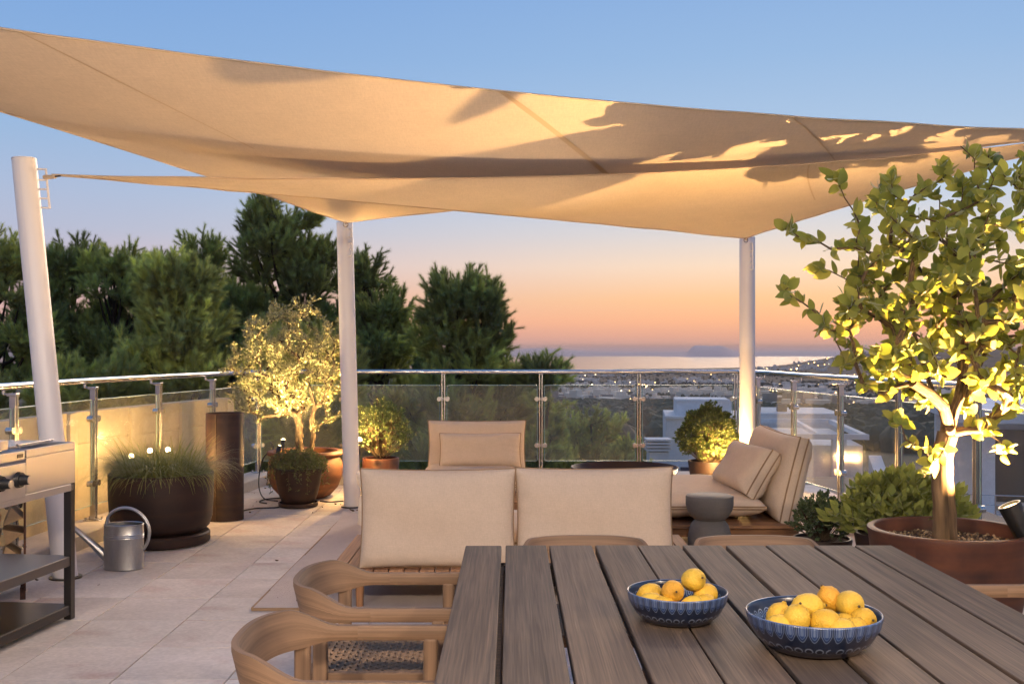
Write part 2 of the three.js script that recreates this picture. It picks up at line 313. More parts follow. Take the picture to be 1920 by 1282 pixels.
// rendered parapet wall of the neighbouring terrace, just outside the left run of glass
{
  const w = thing('parapet_wall', 'beige rendered parapet wall just outside the glass on the left', 'wall');
  const P = [V(-3.86, 0, -5.2), V(-3.70, 0, -7.1), V(-3.58, 0, -8.55), V(-3.40, 0, -9.45), V(-3.22, 0, -10.3), V(-3.0, 0, -11.15)];
  for (let i = 0; i + 1 < P.length; i++) {
    const a = P[i], b = P[i + 1], d = b.clone().sub(a), L = d.length(), yaw = atan2(d.x, d.z) - PI / 2, mid = a.clone().add(b).multiplyScalar(0.5);
    const up = part('panel', uvm(join(box(L - 0.02, 0.24, 0.1, 0, 0.81, 0, 0.006), box(L - 0.02, 0.02, 0.07, 0, 0.68, 0)), 1, i * 0.3), M.wall, w); up.position.copy(mid); up.rotation.y = yaw;
    const lo = part('panel', uvm(box(L - 0.02, 1.26, 0.1, 0, 0.04, 0, 0.006), 1, i * 0.7), M.wall, w); lo.position.copy(mid); lo.rotation.y = yaw;
    const pl = part('pilaster', uvm(box(0.13, 1.58, 0.16, 0, 0.135, 0, 0.008), 1), M.wall, w); pl.position.copy(b); pl.rotation.y = yaw;
  }
}
// ------------------------------------------------------------------ the house behind, with globe lamps added to light the terrace
{
  const h = thing('house', 'white house facade behind the terrace, with added globe lamps', 'house');
  part('wall', uvm(join(box(4.6, 3.8, 0.25, -4.3, 1.9, 1.4), box(4.6, 3.8, 0.25, 4.3, 1.9, 1.4), box(4.0, 1.3, 0.25, 0, 3.15, 1.4)), 1), M.whitePaint, h);
  part('roof', box(13.6, 0.22, 1.2, 0, 3.92, 1.8), M.whitePaint, h);
  part('window', box(4.0, 2.5, 0.02, 0, 1.25, 1.46), phy({ color: C(0.1, 0.1, 0.1), roughness: 0.1 }), h);
  const cd = [42, 40, 40];
  [-2.7, 0.4, 3.0].forEach((x, i) => {
    const l = thing('added_wall_lamp', ['added globe lamp on the left of the house facade', 'added globe lamp above the middle of the house facade', 'added globe lamp on the right of the house facade'][i], 'lamp', [x, 3.1, 1.05], 0, 'added globe lamps on the house wall');
    part('globe', new THREE.SphereGeometry(0.14, 24, 16), glow(3, [1, 0.74, 0.48]), l); part('bracket', join(bar(V(0, 0, 0.13), V(0, 0, 0.225), 0.02), cyl(0.05, 0.05, 0.02, 16).rotateX(PI / 2).translate(0, 0, 0.21)), M.darkSteel, l);
    point(V(x, 3.1, 1.05), cd[i], C(1, 0.78, 0.58), 7);  // warm fill from the added, unseen globe
  });
}
// ------------------------------------------------------------------ masts and shade sails
function mast(label, base, top, bracketSide) {
  const t = thing('sail_mast', label, 'post', [base.x, 0, base.z], 0, 'white posts that carry the shade sails'), d = top.clone().sub(base);
  part('pole', tube([V(0, 0.004, 0), d.clone().multiplyScalar(0.5), d], 0.075, 56), M.mastPaint, t);
  part('cap', join(bar(d, d.clone().add(V(0, 0.008, 0)), 0.077, 0.074, 32)), M.mastPaint, t);
  part('base_plate', cyl(0.1, 0.1, 0.01, 24, 0, 0.005, 0), M.darkSteel, t);
  if (bracketSide) {
    const gs = [], at = (y) => d.clone().multiplyScalar(y / d.y), n = bracketSide;
    for (const y of [0.06, 0.13, 0.19, 0.25, 0.31]) gs.push(bar(at(d.y - y).addScaledVector(n, 0.07), at(d.y - y).addScaledVector(n, 0.125), 0.006, 0.006, 6));
    gs.push(bar(at(d.y - 0.055).addScaledVector(n, 0.125), at(d.y - 0.315).addScaledVector(n, 0.125), 0.008, 0.008, 6));
    part('bracket', join(gs), M.mastPaint, t);
  }
  return t;
}
mast('leaning white post beside the grill and the watering can', V(-2.813, 0, -6.73), V(-3.13, 2.66, -6.85), V(0.98, 0, -0.2));
mast('white post between the olive tree and the leafy shrub pot', V(-1.45, 0, -9.73), V(-1.537, 2.60, -9.85), V(0.6, 0, 0.8));
mast('white post behind the round boxwood ball', V(2.285, 0, -10.30), V(2.298, 2.515, -10.36), V(0.2, 0, 0.98));
mast('white post at the outer right corner of the sails', V(3.98, -0.5, -7.1), V(4.02, 2.95, -7.1));
mast('white post at the outer left corner of the sails', V(-4.7, -0.5, -4.4), V(-4.75, 3.3, -4.4));
function sail(name, label, A, B, Cc, bulge, sag, N = 44) {     // a triangle of cloth: edges curve inwards, the middle hangs a little
  const ctr = A.clone().add(B).add(Cc).divideScalar(3);
  const surf = (a, b, c) => {
    const p = V(0, 0, 0).addScaledVector(A, a).addScaledVector(B, b).addScaledVector(Cc, c);
    for (const [u, v, w, P, Q, R, k] of [[a, b, c, A, B, Cc, bulge[0]], [b, c, a, B, Cc, A, bulge[1]], [c, a, b, Cc, A, B, bulge[2]]]) {
      const inn = R.clone().sub(P.clone().add(Q).multiplyScalar(0.5)).normalize();
      p.addScaledVector(inn, k * 4 * u * v * pow(1 - w, 3));
    }
    p.y -= sag * 27 * a * b * c + 0.25 * sag * 4 * (a * b + b * c + c * a) / 1.34;
    const e = pow(max(a, b, c), 8) * (1 - max(a, b, c)) * 8;
    p.y += e * 0.012 * sin(atan2(b - c, a - b) * 40);
    return p;
  };
  const pos = [], uv = [], idx = [], row = (i) => i * (i + 1) / 2;
  for (let i = 0; i <= N; i++) for (let j = 0; j <= i; j++) { const a = 1 - i / N, c = j / N, b = i / N - c, p = surf(a, b, c); pos.push(p.x, p.y, p.z); uv.push(p.x, p.z); }
  for (let i = 0; i < N; i++) for (let j = 0; j <= i; j++) { idx.push(row(i) + j, row(i + 1) + j, row(i + 1) + j + 1); if (j < i) idx.push(row(i) + j, row(i + 1) + j + 1, row(i) + j + 1); }
  const g = new THREE.BufferGeometry(); g.setAttribute('position', new THREE.Float32BufferAttribute(pos, 3)); g.setAttribute('uv', new THREE.Float32BufferAttribute(uv, 2)); g.setIndex(idx); g.computeVertexNormals();
  const t = thing(name, label, 'shade sail');
  part('cloth', g, M.sail, t);
  const hem = [];
  for (const f of [(s) => surf(1 - s, s, 0), (s) => surf(0, 1 - s, s), (s) => surf(s, 0, 1 - s)]) hem.push(tube([...Array(41)].map((_, k) => f(k / 40)), 0.007, 6));
  part('hem', join(hem), M.sailSeam, t);
  return { t, surf };
}
const RIGHT = V(3.88, 2.87, -7.03), S1 = sail('shade_sail', 'large upper beige shade sail across the top, striped by a long shadow', V(-4.584, 3.16, -4.35), V(-1.515, 2.60, -9.78), RIGHT, [0.16, 0.04, 0.42], 0.08);
const S2 = sail('shade_sail', 'lower beige shade sail strung between the leaning post and the far posts', V(-2.94, 2.556, -6.82), V(2.264, 2.507, -10.28), V(3.9, 2.86, -7.08), [0.1, 0.12, 0.60], 0.05);
function seam(S, p, q, w, name) {                            // a strip sewn on under the cloth
  const pts = [...Array(25)].map((_, k) => { const s = k / 24; return S.surf(mix(p[0], q[0], s), mix(p[1], q[1], s), mix(p[2], q[2], s)); });
  part(name, grid(24, 1, (u, v) => { const i = min(24, round(u * 24)), d = pts[min(i + 1, 24)].clone().sub(pts[max(i - 1, 0)]).normalize(), n = V(d.z, 0, -d.x).normalize(); return pts[i].clone().addScaledVector(n, (v - 0.5) * w).add(V(0, -0.004, 0)); }), M.sailSeam, S.t);
}
seam(S1, [0.452, 0, 0.548], [0.06, 0.47, 0.47], 0.045, 'seam_strip');
seam(S1, [0.74, 0, 0.26], [0.40, 0.42, 0.18], 0.012, 'seam');
seam(S1, [0.24, 0, 0.76], [0.02, 0.25, 0.73], 0.012, 'seam');
seam(S2, [0.30, 0, 0.70], [0.1, 0.45, 0.45], 0.012, 'seam');
{
  const c = thing('sail_shackle', 'webbing and shackle tying the lower sail to the leaning post', 'shackle');
  part('webbing', tube(curve([V(-3.005, 2.548, -6.86), V(-2.96, 2.545, -6.84), V(-2.915, 2.546, -6.82)], 8), 0.014, 8), M.sailSeam, c);
  part('turnbuckle', bar(V(-2.92, 2.546, -6.82), V(-2.875, 2.546, -6.80), 0.006), M.darkSteel, c);
}

for (const [label, a, b] of [['steel shackle holding the upper sail at the middle post', V(-1.515, 2.60, -9.78), V(-1.53, 2.555, -9.83)], ['steel shackle holding the lower sail at the right post', V(2.264, 2.507, -10.28), V(2.292, 2.475, -10.33)]]) {
  const c = thing('corner_shackle', label, 'shackle'), m = a.clone().lerp(b, 0.5);
  part('ring', new THREE.TorusGeometry(0.022, 0.005, 8, 20).rotateY(0.4).translate(a.x, a.y - 0.02, a.z + 0.012), M.steel, c);
  part('webbing', join(bar(a, m, 0.016, 0.012, 8)), M.sailSeam, c); part('bolt', bar(m, b, 0.007), M.steel, c);
}
// ------------------------------------------------------------------ pots and plants
function potThing(name, label, at, prof, mat, soilY, soilR, group) {
  const t = thing(name, label, 'planter', at, 0, group);
  part('pot', uvm(lathe(prof, 72), 1), mat, t);
  const s = part('soil', new THREE.CircleGeometry(soilR, 40).rotateX(-PI / 2).translate(0, soilY, 0), M.soil, t);
  uvm(s.geometry); return t;
}
function leafGeo(w, fold, bend, n = 4) {                    // a leaf of length 1 along +y, folded along its rib and bent back
  const pos = [], idx = [];
  for (let i = 0; i <= n; i++) {
    const s = i / n, half = w / 2 * pow(sin(PI * pow(s, 0.85)), 0.7), y = s - bend * s * s * 0.25, z = -bend * s * s * 0.5;
    pos.push(-half, y, z + half * fold, 0, y, z, half, y, z + half * fold);
    if (i) for (const k of [0, 1]) { const q = i * 3 + k, o = q - 3; idx.push(o, o + 1, q, q, o + 1, q + 1); }
  }
  const g = new THREE.BufferGeometry(); g.setAttribute('position', new THREE.Float32BufferAttribute(pos, 3)); g.setIndex(idx); g.computeVertexNormals(); return ready(g);
}
function branching(root, nodes0, tips, r0, wob = 0.06) {     // joins each tip to the nearest limb; limbs thicken by what they carry
  const nodes = nodes0.map(([p, par]) => ({ p, par, n: 0 })), ends = [];
  tips = [...tips].sort((a, b) => a.distanceTo(root) - b.distanceTo(root));
  for (const tip of tips) {
    let best = 0, bd = 1e9;
    nodes.forEach((q, i) => { const d = q.p.distanceTo(tip) + 0.25 * q.p.distanceTo(root) + (q.p.distanceTo(root) > tip.distanceTo(root) ? 0.2 : 0) + max(0, q.p.y - tip.y) * 0.4; if (d < bd) { bd = d; best = i; } });
    const a = nodes[best].p, L = a.distanceTo(tip), k = max(2, round(L / 0.09)); let par = best;
    const bow = V(rr(-wob, wob), 0.1 * L, rr(-wob, wob)), path = [a];
    for (let s = 1; s <= k; s++) {
      const f = s / k, p = a.clone().lerp(tip, f).addScaledVector(bow, 4 * f * (1 - f) * 0.6).add(V(rr(-1, 1), rr(-1, 1), rr(-1, 1)).multiplyScalar(s < k ? 0.008 : 0));
      nodes.push({ p, par, n: 0 }); par = nodes.length - 1; path.push(p);
    }
    ends.push(path); nodes[par].tip = true;
  }
  for (let i = nodes.length - 1; i > 0; i--) { if (nodes[i].tip) nodes[i].n += 1; nodes[nodes[i].par].n += nodes[i].n; }
  const R = (q) => max(0.0022, r0 * pow(q.n / nodes[0].n, 0.48));
  const gs = [];
  for (let i = 1; i < nodes.length; i++) { const q = nodes[i], o = nodes[q.par], ro = min(R(o), R(q) * 1.25); gs.push(bar(o.p, q.p.clone().lerp(o.p, -0.04), ro, R(q), q.n > 3 ? 9 : 5)); }
  return { geo: join(gs), ends };
}
// --- grass in a wide brown pot
{
  const at = [-2.60, 0, -7.93];
  const dl = thing('pot_dolly', 'round dark plant dolly under the wide grass pot', 'plant dolly', at);
  part('disc', uvm(lathe([[0, 0.012], [0.345, 0.012], [0.35, 0.02], [0.35, 0.078], [0.34, 0.088], [0, 0.088]], 64)), M.cortenDark, dl);
  const pot = potThing('grass_pot', 'wide dark brown round pot full of grass on a dolly', [at[0], 0.088, at[2]], [[0, 0], [0.26, 0], [0.31, 0.012], [0.345, 0.045], [0.365, 0.11], [0.374, 0.25], [0.378, 0.43], [0.372, 0.437], [0.35, 0.437], [0.344, 0.43], [0.34, 0.38]], M.corten, 0.39, 0.342);
  const t = thing('ornamental_grass', 'tuft of fine arching ornamental grass spilling from the wide pot', 'grass plant', [at[0], 0.478, at[2]]);
  reseed(21);
  const blade = (b) => { const n = 6, pos = [], idx = []; for (let i = 0; i <= n; i++) { const s = i / n, a = b * s, w = 0.0022 * (1 - s * 0.85), y = b > 0.01 ? sin(a) / b : s, x = b > 0.01 ? (1 - cos(a)) / b : 0; pos.push(x, y, -w, x, y, w); if (i) { const q = i * 2; idx.push(q - 2, q - 1, q, q, q - 1, q + 1); } } const g = new THREE.BufferGeometry(); g.setAttribute('position', new THREE.Float32BufferAttribute(pos, 3)); g.setIndex(idx); g.computeVertexNormals(); return ready(g); };
  for (const [k, b] of [[0, 0.9], [1, 1.5], [2, 1.9], [3, 2.3]]) {
    const ms = [], cs = [];
    for (let i = 0; i < 600; i++) {
      const a = rr(0, 2 * PI), r = 0.30 * sqrt(rnd()), p = V(cos(a) * r, -0.05, sin(a) * r);
      let az = a + rr(-0.8, 0.8); if (rnd() < 0.34) az = PI + rr(-0.9, 0.9); const az2 = -az;
      const q = new THREE.Quaternion().setFromEuler(new THREE.Euler(0, az2, 0)).multiply(new THREE.Quaternion().setFromEuler(new THREE.Euler(0, 0, -rr(0.0, 0.5))));
      ms.push(M4(p, q, V(1, 1, 1).multiplyScalar(rr(0.28, k < 2 ? 0.46 : 0.52)))); const v = rnd(); cs.push(C(mix(0.13, 0.29, v), mix(0.16, 0.28, v), mix(0.035, 0.07, v)));
    }
    const thinGeo = blade(b); thinGeo.scale(1, 1, 4.2);
    copies('blades', thinGeo, M.leaf, ms, cs, t);
  }
}
// --- tall corten tube
{
  const t = thing('corten_cylinder', 'tall dark rusted steel cylinder behind the grass pot', 'cylinder planter', [-2.425, 0, -9.03]);
  part('tube', uvm(lathe([[0, 0], [0.157, 0], [0.157, 0.895], [0.154, 0.9], [0.149, 0.9], [0.147, 0.895], [0.147, 0.5], [0, 0.5]], 48)), M.cortenDark, t);
  part('weld_seam', box(0.012, 0.89, 0.006, 0.05, 0.447, 0.148, 0.002).rotateY(-0.55), M.cortenDark, t);
}
// --- olive tree in a round terracotta pot
const OLIVE = V(-2.0, 0, -10.36);
{
  potThing('terracotta_pot', 'round bellied terracotta pot holding the lit olive tree', [OLIVE.x, 0, OLIVE.z], [[0, 0], [0.19, 0], [0.24, 0.02], [0.315, 0.10], [0.355, 0.20], [0.362, 0.28], [0.345, 0.36], [0.325, 0.395], [0.335, 0.41], [0.36, 0.415], [0.368, 0.432], [0.36, 0.452], [0.335, 0.458], [0.31, 0.45], [0.305, 0.41], [0.32, 0.36]], M.terracotta, 0.40, 0.31);
  const t = thing('olive_tree', 'small olive tree with two stems lit gold from below', 'tree', [OLIVE.x, 0, OLIVE.z]);
  reseed(33);
  const nodes = [[V(0, 0.36, 0), 0], [V(-0.035, 0.42, 0.01), 0], [V(-0.055, 0.55, 0.02), 1], [V(-0.05, 0.70, 0.01), 2], [V(-0.075, 0.80, 0.02), 3], [V(0.05, 0.42, -0.01), 0], [V(0.075, 0.58, -0.02), 5], [V(0.06, 0.75, -0.01), 6], [V(0.09, 0.88, -0.03), 7], [V(-0.1, 1.05, 0.02), 4], [V(0.02, 1.15, 0), 8], [V(-0.2, 0.88, 0.05), 4], [V(0.22, 1.0, 0.02), 8]];
  const tips = [];
  for (let i = 0; i < 300; i++) { const d = onSphere(), r = pow(rnd(), 0.42); let p = V(-0.15 + d.x * 0.57 * r, 1.28 + d.y * (d.y > 0 ? 0.62 : 0.52) * r, d.z * 0.5 * r); if (p.y < 0.86 && hypot(p.x + 0.1, p.z) < 0.2) p.y += 0.3; tips.push(p); }
  tips.push(V(-0.78, 1.22, 0.1), V(-0.74, 1.08, 0), V(-0.6, 0.86, 0.1), V(-0.68, 1.0, 0.2), V(-0.5, 1.75, 0), V(0.1, 1.93, 0.05), V(-0.1, 1.9, 0), V(-0.3, 1.88, 0.1), V(0.33, 1.72, 0), V(-0.5, 1.62, 0.2), V(0.42, 0.9, 0.1), V(0.12, 0.72, 0.2), V(0.3, 0.78, 0.1), V(-0.42, 0.75, 0.15));
  const b = branching(V(0, 0.4, 0), nodes, tips, 0.046, 0.05);
  part('trunk', b.geo, M.bark, t);
  const ms = [], cs = [], g = leafGeo(0.30, 0.25, 0.5, 3);
  for (const path of b.ends) {
    const n = path.length;
    for (let k = 0; k < n * 9 + 20; k++) {
      const f = mix(0.25, 1, rnd()) * (n - 1), i = min(n - 2, floor(f)), p = path[i].clone().lerp(path[i + 1], f - i), d = path[i + 1].clone().sub(path[i]).normalize().multiplyScalar(0.6).add(onSphere().multiplyScalar(0.9)).add(V(0, 0.25, 0));
      p.add(onSphere().multiplyScalar(rr(0, 0.05)));
      ms.push(M4(p, turnTo(d, rr(0, 6.3)), rr(0.03, 0.056))); const v = rnd(); cs.push(C(mix(0.24, 0.44, v), mix(0.24, 0.42, v), mix(0.10, 0.2, v)));
    }
  }
  copies('foliage', g, M.leaf, ms, cs, t);
}
// --- small pot with trailing plant on a saucer, in front of the olive
{
  const at = [-1.945, 0, -9.75];
  const sc = thing('pot_saucer', 'dark round saucer under the small trailing plant pot', 'saucer', at);
  part('saucer', uvm(lathe([[0, 0.004], [0.168, 0.004], [0.178, 0.012], [0.18, 0.04], [0.172, 0.044], [0.165, 0.02], [0, 0.02]], 48)), M.cortenDark, sc);
  potThing('small_pot', 'small brown pot with a trailing plant in front of the olive', [at[0], 0.022, at[2]], [[0, 0], [0.13, 0], [0.145, 0.012], [0.175, 0.09], [0.2, 0.2], [0.212, 0.3], [0.218, 0.325], [0.212, 0.335], [0.198, 0.335], [0.19, 0.30]], M.corten, 0.30, 0.19);
  const t = thing('trailing_plant', 'feathery green trailing plant hanging over the small pot', 'plant', [at[0], 0.32, at[2]]);
  reseed(41);
  const g = leafGeo(0.35, 0.2, 0.6, 2), ms = [], cs = [], stems = [];
  for (let s = 0; s < 130; s++) {
    const a = rr(0, 2 * PI), out = rr(0.1, 0.27), up = rr(0.05, 0.2), dn = rnd() < 0.35 ? rr(-0.22, -0.02) : rr(-0.05, 0.1);
    const pts = curve([V(cos(a) * 0.05, 0, sin(a) * 0.05), V(cos(a) * out * 0.6, up, sin(a) * out * 0.6), V(cos(a) * out, up * 0.6, sin(a) * out), V(cos(a) * (out + 0.015), dn, sin(a) * (out + 0.015))], 14);
    stems.push(tube(pts, 0.0018, 4));
    for (const p of pts) for (let k = 0; k < 4; k++) { ms.push(M4(p.clone().add(onSphere().multiplyScalar(0.012)), turnTo(onSphere().add(V(0, 0.2, 0))), rr(0.02, 0.042))); const v = rnd(); cs.push(C(mix(0.05, 0.13, v), mix(0.07, 0.14, v), mix(0.02, 0.04, v))); }
  }
  part('stems', join(stems), M.bark, t); copies('foliage', g, M.leaf, ms, cs, t);
}
function bush(name, label, at, radii, n, size, shape, dark, light, opt = {}) {   // rounded shrub of rosettes
  const t = thing(name, label, opt.category ?? 'shrub', at), g = leafGeo(...shape), ms = [], cs = [], stems = [];
  for (let i = 0; i < n; i++) {
    const d = onSphere(); if (d.y < -0.55) d.y = -d.y;
    const bump = 1 + 0.13 * sin(d.x * 7 + 1) * sin(d.y * 6 + 2) + 0.1 * sin(d.z * 9), r = (opt.shell ? mix(opt.shell, 1, sqrt(rnd())) : pow(rnd(), 0.33)) * bump, p = V(d.x * radii[0] * r, radii[1] + d.y * radii[1] * r, d.z * radii[2] * r), out = d.clone().add(V(0, opt.up ?? 0.4, 0)).normalize();
    if (i % 4 === 0) stems.push(bar(V(p.x * 0.2, max(0, p.y * 0.25), p.z * 0.2), p, 0.003, 0.0015, 4));
    const v0 = rnd();
    for (let k = 0; k < (opt.per ?? 6); k++) {
      const a = k * 2.4 + rr(-0.3, 0.3), tilt = rr(0.5, 1.25), q = turnTo(out, a).multiply(new THREE.Quaternion().setFromEuler(new THREE.Euler(tilt, 0, 0)));
      ms.push(M4(p.clone().addScaledVector(out, -k * size * 0.12), q, size * rr(0.75, 1.2))); const v = clamp(v0 * 0.6 + rnd() * 0.4, 0, 1);
      cs.push(C(mix(dark[0], light[0], v), mix(dark[1], light[1], v), mix(dark[2], light[2], v)));
    }
  }
  part('stems', join(stems), M.bark, t); copies('foliage', g, M.leaf, ms, cs, t); return t;
}
reseed(51);
potThing('shrub_pot', 'brown round pot right behind the middle white post', [-1.315, 0, -10.75], [[0, 0], [0.16, 0], [0.17, 0.01], [0.187, 0.33], [0.182, 0.345], [0.168, 0.345], [0.165, 0.31]], M.cortenWarm, 0.32, 0.166);
bush('leafy_shrub', 'rounded leafy shrub lit yellow at its left beside the middle post', [-1.31, 0.30, -10.72], [0.30, 0.31, 0.28], 900, 0.032, [0.42, 0.2, 0.5, 3], [0.09, 0.13, 0.03], [0.2, 0.25, 0.07], { up: 0.5 });
potThing('boxwood_pot', 'dark tapered pot under the round boxwood ball', [1.945, 0, -10.5], [[0, 0], [0.14, 0], [0.15, 0.01], [0.2, 0.33], [0.196, 0.342], [0.182, 0.342], [0.178, 0.3]], M.corten, 0.31, 0.178);
bush('boxwood_ball', 'round clipped boxwood ball glowing yellow beside the right post', [1.945, 0.255, -10.5], [0.30, 0.31, 0.30], 1500, 0.036, [0.48, 0.15, 0.3, 3], [0.06, 0.09, 0.015], [0.15, 0.18, 0.03], { shell: 0.55, up: 0.1, category: 'shrub' });
potThing('low_pot', 'low dark pot with a small bushy plant beside the wooden daybed', [2.03, 0, -6.95], [[0, 0], [0.16, 0], [0.19, 0.2], [0.186, 0.215], [0.172, 0.215], [0.168, 0.19]], M.corten, 0.2, 0.17);
bush('small_leafy_plant', 'small dark green bushy plant in the low pot beside the daybed', [2.03, 0.16, -6.95], [0.2, 0.165, 0.2], 520, 0.03, [0.45, 0.2, 0.5, 3], [0.04, 0.07, 0.02], [0.10, 0.14, 0.045], { up: 0.4 });
potThing('hedge_pot', 'brown pot half hidden behind the lemon tree planter', [2.37, 0, -6.55], [[0, 0], [0.2, 0], [0.25, 0.3], [0.246, 0.315], [0.23, 0.315], [0.225, 0.28]], M.corten, 0.29, 0.225);
bush('rosette_shrub', 'bright green shrub with rosettes of leaves behind the lemon planter', [2.40, 0.20, -6.53], [0.42, 0.235, 0.32], 380, 0.088, [0.42, 0.15, 0.5, 3], [0.15, 0.19, 0.03], [0.36, 0.38, 0.08], { up: 0.9, per: 8 });

// --- lemon tree in the large round planter
const LEMON = V(2.363, 0, -5.75);
{
  const pot = potThing('lemon_planter', 'large round rust brown planter holding the lemon tree', [LEMON.x, 0, LEMON.z], [[0, 0], [0.33, 0], [0.35, 0.015], [0.385, 0.2], [0.415, 0.44], [0.422, 0.462], [0.42, 0.474], [0.412, 0.479], [0.385, 0.479], [0.378, 0.474], [0.374, 0.455], [0.365, 0.36]], M.cortenWarm, 0.405, 0.372);
  reseed(61);
  const pebbles = [], pg = new THREE.DodecahedronGeometry(0.007, 0), pc = [];
  for (let i = 0; i < 500; i++) { const a = rr(0, 6.3), r = 0.36 * sqrt(rnd()); pebbles.push(M4(V(cos(a) * r, 0.408, sin(a) * r), turnTo(onSphere()), rr(0.5, 1.4))); const v = rnd(); pc.push(C(mix(0.06, 0.5, v * v), mix(0.035, 0.36, v * v), mix(0.02, 0.2, v * v))); }
  copies('gravel', ready(pg), std({ color: C(1, 1, 1), roughness: 0.9 }), pebbles, pc, pot);

  const t = thing('lemon_tree', 'lemon tree with broad leaves and green fruit lit gold from below', 'tree', [LEMON.x, 0, LEMON.z]);
  const X = (px) => (px - 958) * 5.75 / 2000 - LEMON.x, Y = (py) => 1.45 - (py - 652) * 5.75 / 2000;
  const N = (px, py, dz = 0) => V(X(px), Y(py), dz);
  const trunk = [N(1772, 1016), N(1772, 960), N(1768, 900), N(1769, 850), N(1778, 812)];
  const limbs = [[N(1778, 812), 0], [N(1770, 790, 0.05), 0], [N(1755, 760, 0.1), 1], [N(1725, 735, 0.14), 2], [N(1690, 715, 0.18), 3], [N(1789, 785, -0.02), 0], [N(1798, 740, 0.02), 5], [N(1802, 700, 0.04), 6], [N(1800, 640, 0.06), 7], [N(1795, 580, 0.04), 8], [N(1800, 500, 0.02), 9], [N(1803, 775, -0.08), 0], [N(1825, 750, -0.12), 11], [N(1850, 715, -0.16), 12], [N(1880, 660, -0.2), 13], [N(1765, 740, -0.1), 1], [N(1755, 690, -0.16), 15], [N(1740, 620, -0.2), 16], [N(1725, 540, -0.15), 17], [N(1660, 640, 0.2), 4], [N(1635, 560, 0.12), 19], [N(1900, 560, -0.1), 14]];
  const tips = [N(1464, 432, 0.1), N(1466, 556, 0.15), N(1470, 540, 0.1), N(1562, 330, 0.02), N(1548, 470, 0.1), N(1525, 500, -0.1), N(1642, 372, 0), N(1690, 385, 0.1), N(1720, 400, -0.1), N(1800, 276, 0.02), N(1760, 330, 0.1), N(1870, 285, -0.1), N(1905, 300, 0.1), N(1940, 420, 0), N(1900, 390, 0.1), N(1590, 645, 0.1), N(1600, 715, 0.15), N(1572, 600, 0.2), N(1660, 815, 0.3), N(1690, 880, 0.32), N(1640, 770, 0.25), N(1860, 850, 0.15), N(1835, 800, 0.2), N(1900, 770, 0), N(1925, 730, 0.2), N(1960, 640, 0), N(1990, 520, 0), N(1980, 400, 0), N(1615, 690, 0.3), N(1500, 450, 0.05), N(1530, 610, 0.15), N(1590, 400, 0.1), N(1600, 470, 0.2)];
  for (let i = 0; i < 235; i++) { const d = onSphere(), r = pow(rnd(), 0.40); tips.push(V(X(1792) + d.x * 0.82 * r, Y(548) + d.y * (d.y > 0 ? 0.72 : 0.70) * r, d.z * 0.66 * r)); }
  const b = branching(trunk[4], limbs, tips, 0.052, 0.05);
  part('trunk', join(tube(curve(trunk, 16), [...Array(17)].map((_, i) => mix(0.068, 0.053, sqrt(i / 16)) + 0.002 * sin(i * 2.1)), 18), bar(N(1776, 806, 0.04), N(1771, 800, 0.075), 0.03, 0.024, 12)), M.barkPale, t);
  part('branches', b.geo, M.barkPale, t);
  const shapes = [leafGeo(0.60, 0.18, 0.4, 6), leafGeo(0.64, 0.3, 0.7, 6), leafGeo(0.56, 0.08, -0.2, 6), leafGeo(0.60, 0.4, 1.0, 6)];
  const leaves = [];
  for (const path of b.ends) {
    const n = path.length, cnt = 8 + n * 1.3;
    for (let k = 0; k < cnt; k++) {
      const f = mix(0.35, 1, rnd()) * (n - 1), i = min(n - 2, floor(f)), p = path[i].clone().lerp(path[i + 1], f - i), dir = path[i + 1].clone().sub(path[i]).normalize();
      const d = dir.multiplyScalar(rr(0.3, 0.9)).add(onSphere()).add(V(0, 0.1, 0)).normalize(), v = rnd();
      leaves.push({ p, q: turnTo(d, rr(0, 6.3)), s: rr(0.054, 0.088) + 0.03 * pow(rnd(), 2), v, g: floor(rnd() * 4) });
    }
  }
  const eye = camera.position.clone().sub(LEMON);
  leaves.sort((a, b2) => b2.s / b2.p.distanceTo(eye) - a.s / a.p.distanceTo(eye));
  const tone = (v) => C(mix(0.20, 0.46, v), mix(0.25, 0.43, v), mix(0.022, 0.05, v));
  const lm = [0, 0.2, 0.4, 0.6, 0.8, 1].map((v) => phy({ color: tone(v), roughness: 0.92, transmission: 0.58, thickness: 0 }));
  leaves.slice(0, 300).forEach((l) => { const m = part('leaf', shapes[l.g], lm[floor(l.v * 5.99)], t); m.position.copy(l.p); m.quaternion.copy(l.q); m.scale.setScalar(l.s); });
  shapes.forEach((g, k) => { const rest = leaves.slice(300).filter((l) => l.g === k); copies('foliage', g, phy({ color: C(1, 1, 1), roughness: 0.92, transmission: 0.58, thickness: 0 }), rest.map((l) => M4(l.p, l.q, l.s)), rest.map((l) => tone(l.v)), t); });
  const fruit = new THREE.SphereGeometry(0.027, 16, 12); fruit.scale(1, 1.12, 1);
  const fm = std({ color: C(0.06, 0.085, 0.015), roughness: 0.5, bumpMap: T.fine, bumpScale: 0.001 });
  for (const [px, py, dz] of [[1803, 535, 0.3], [1812, 590, 0.32], [1870, 610, 0.2], [1686, 668, 0.34], [1888, 520, 0.2], [1715, 560, 0.1], [1865, 303, 0.05]]) { const f = part('fruit', fruit, fm, t); f.position.copy(N(px, py, dz)); }
}
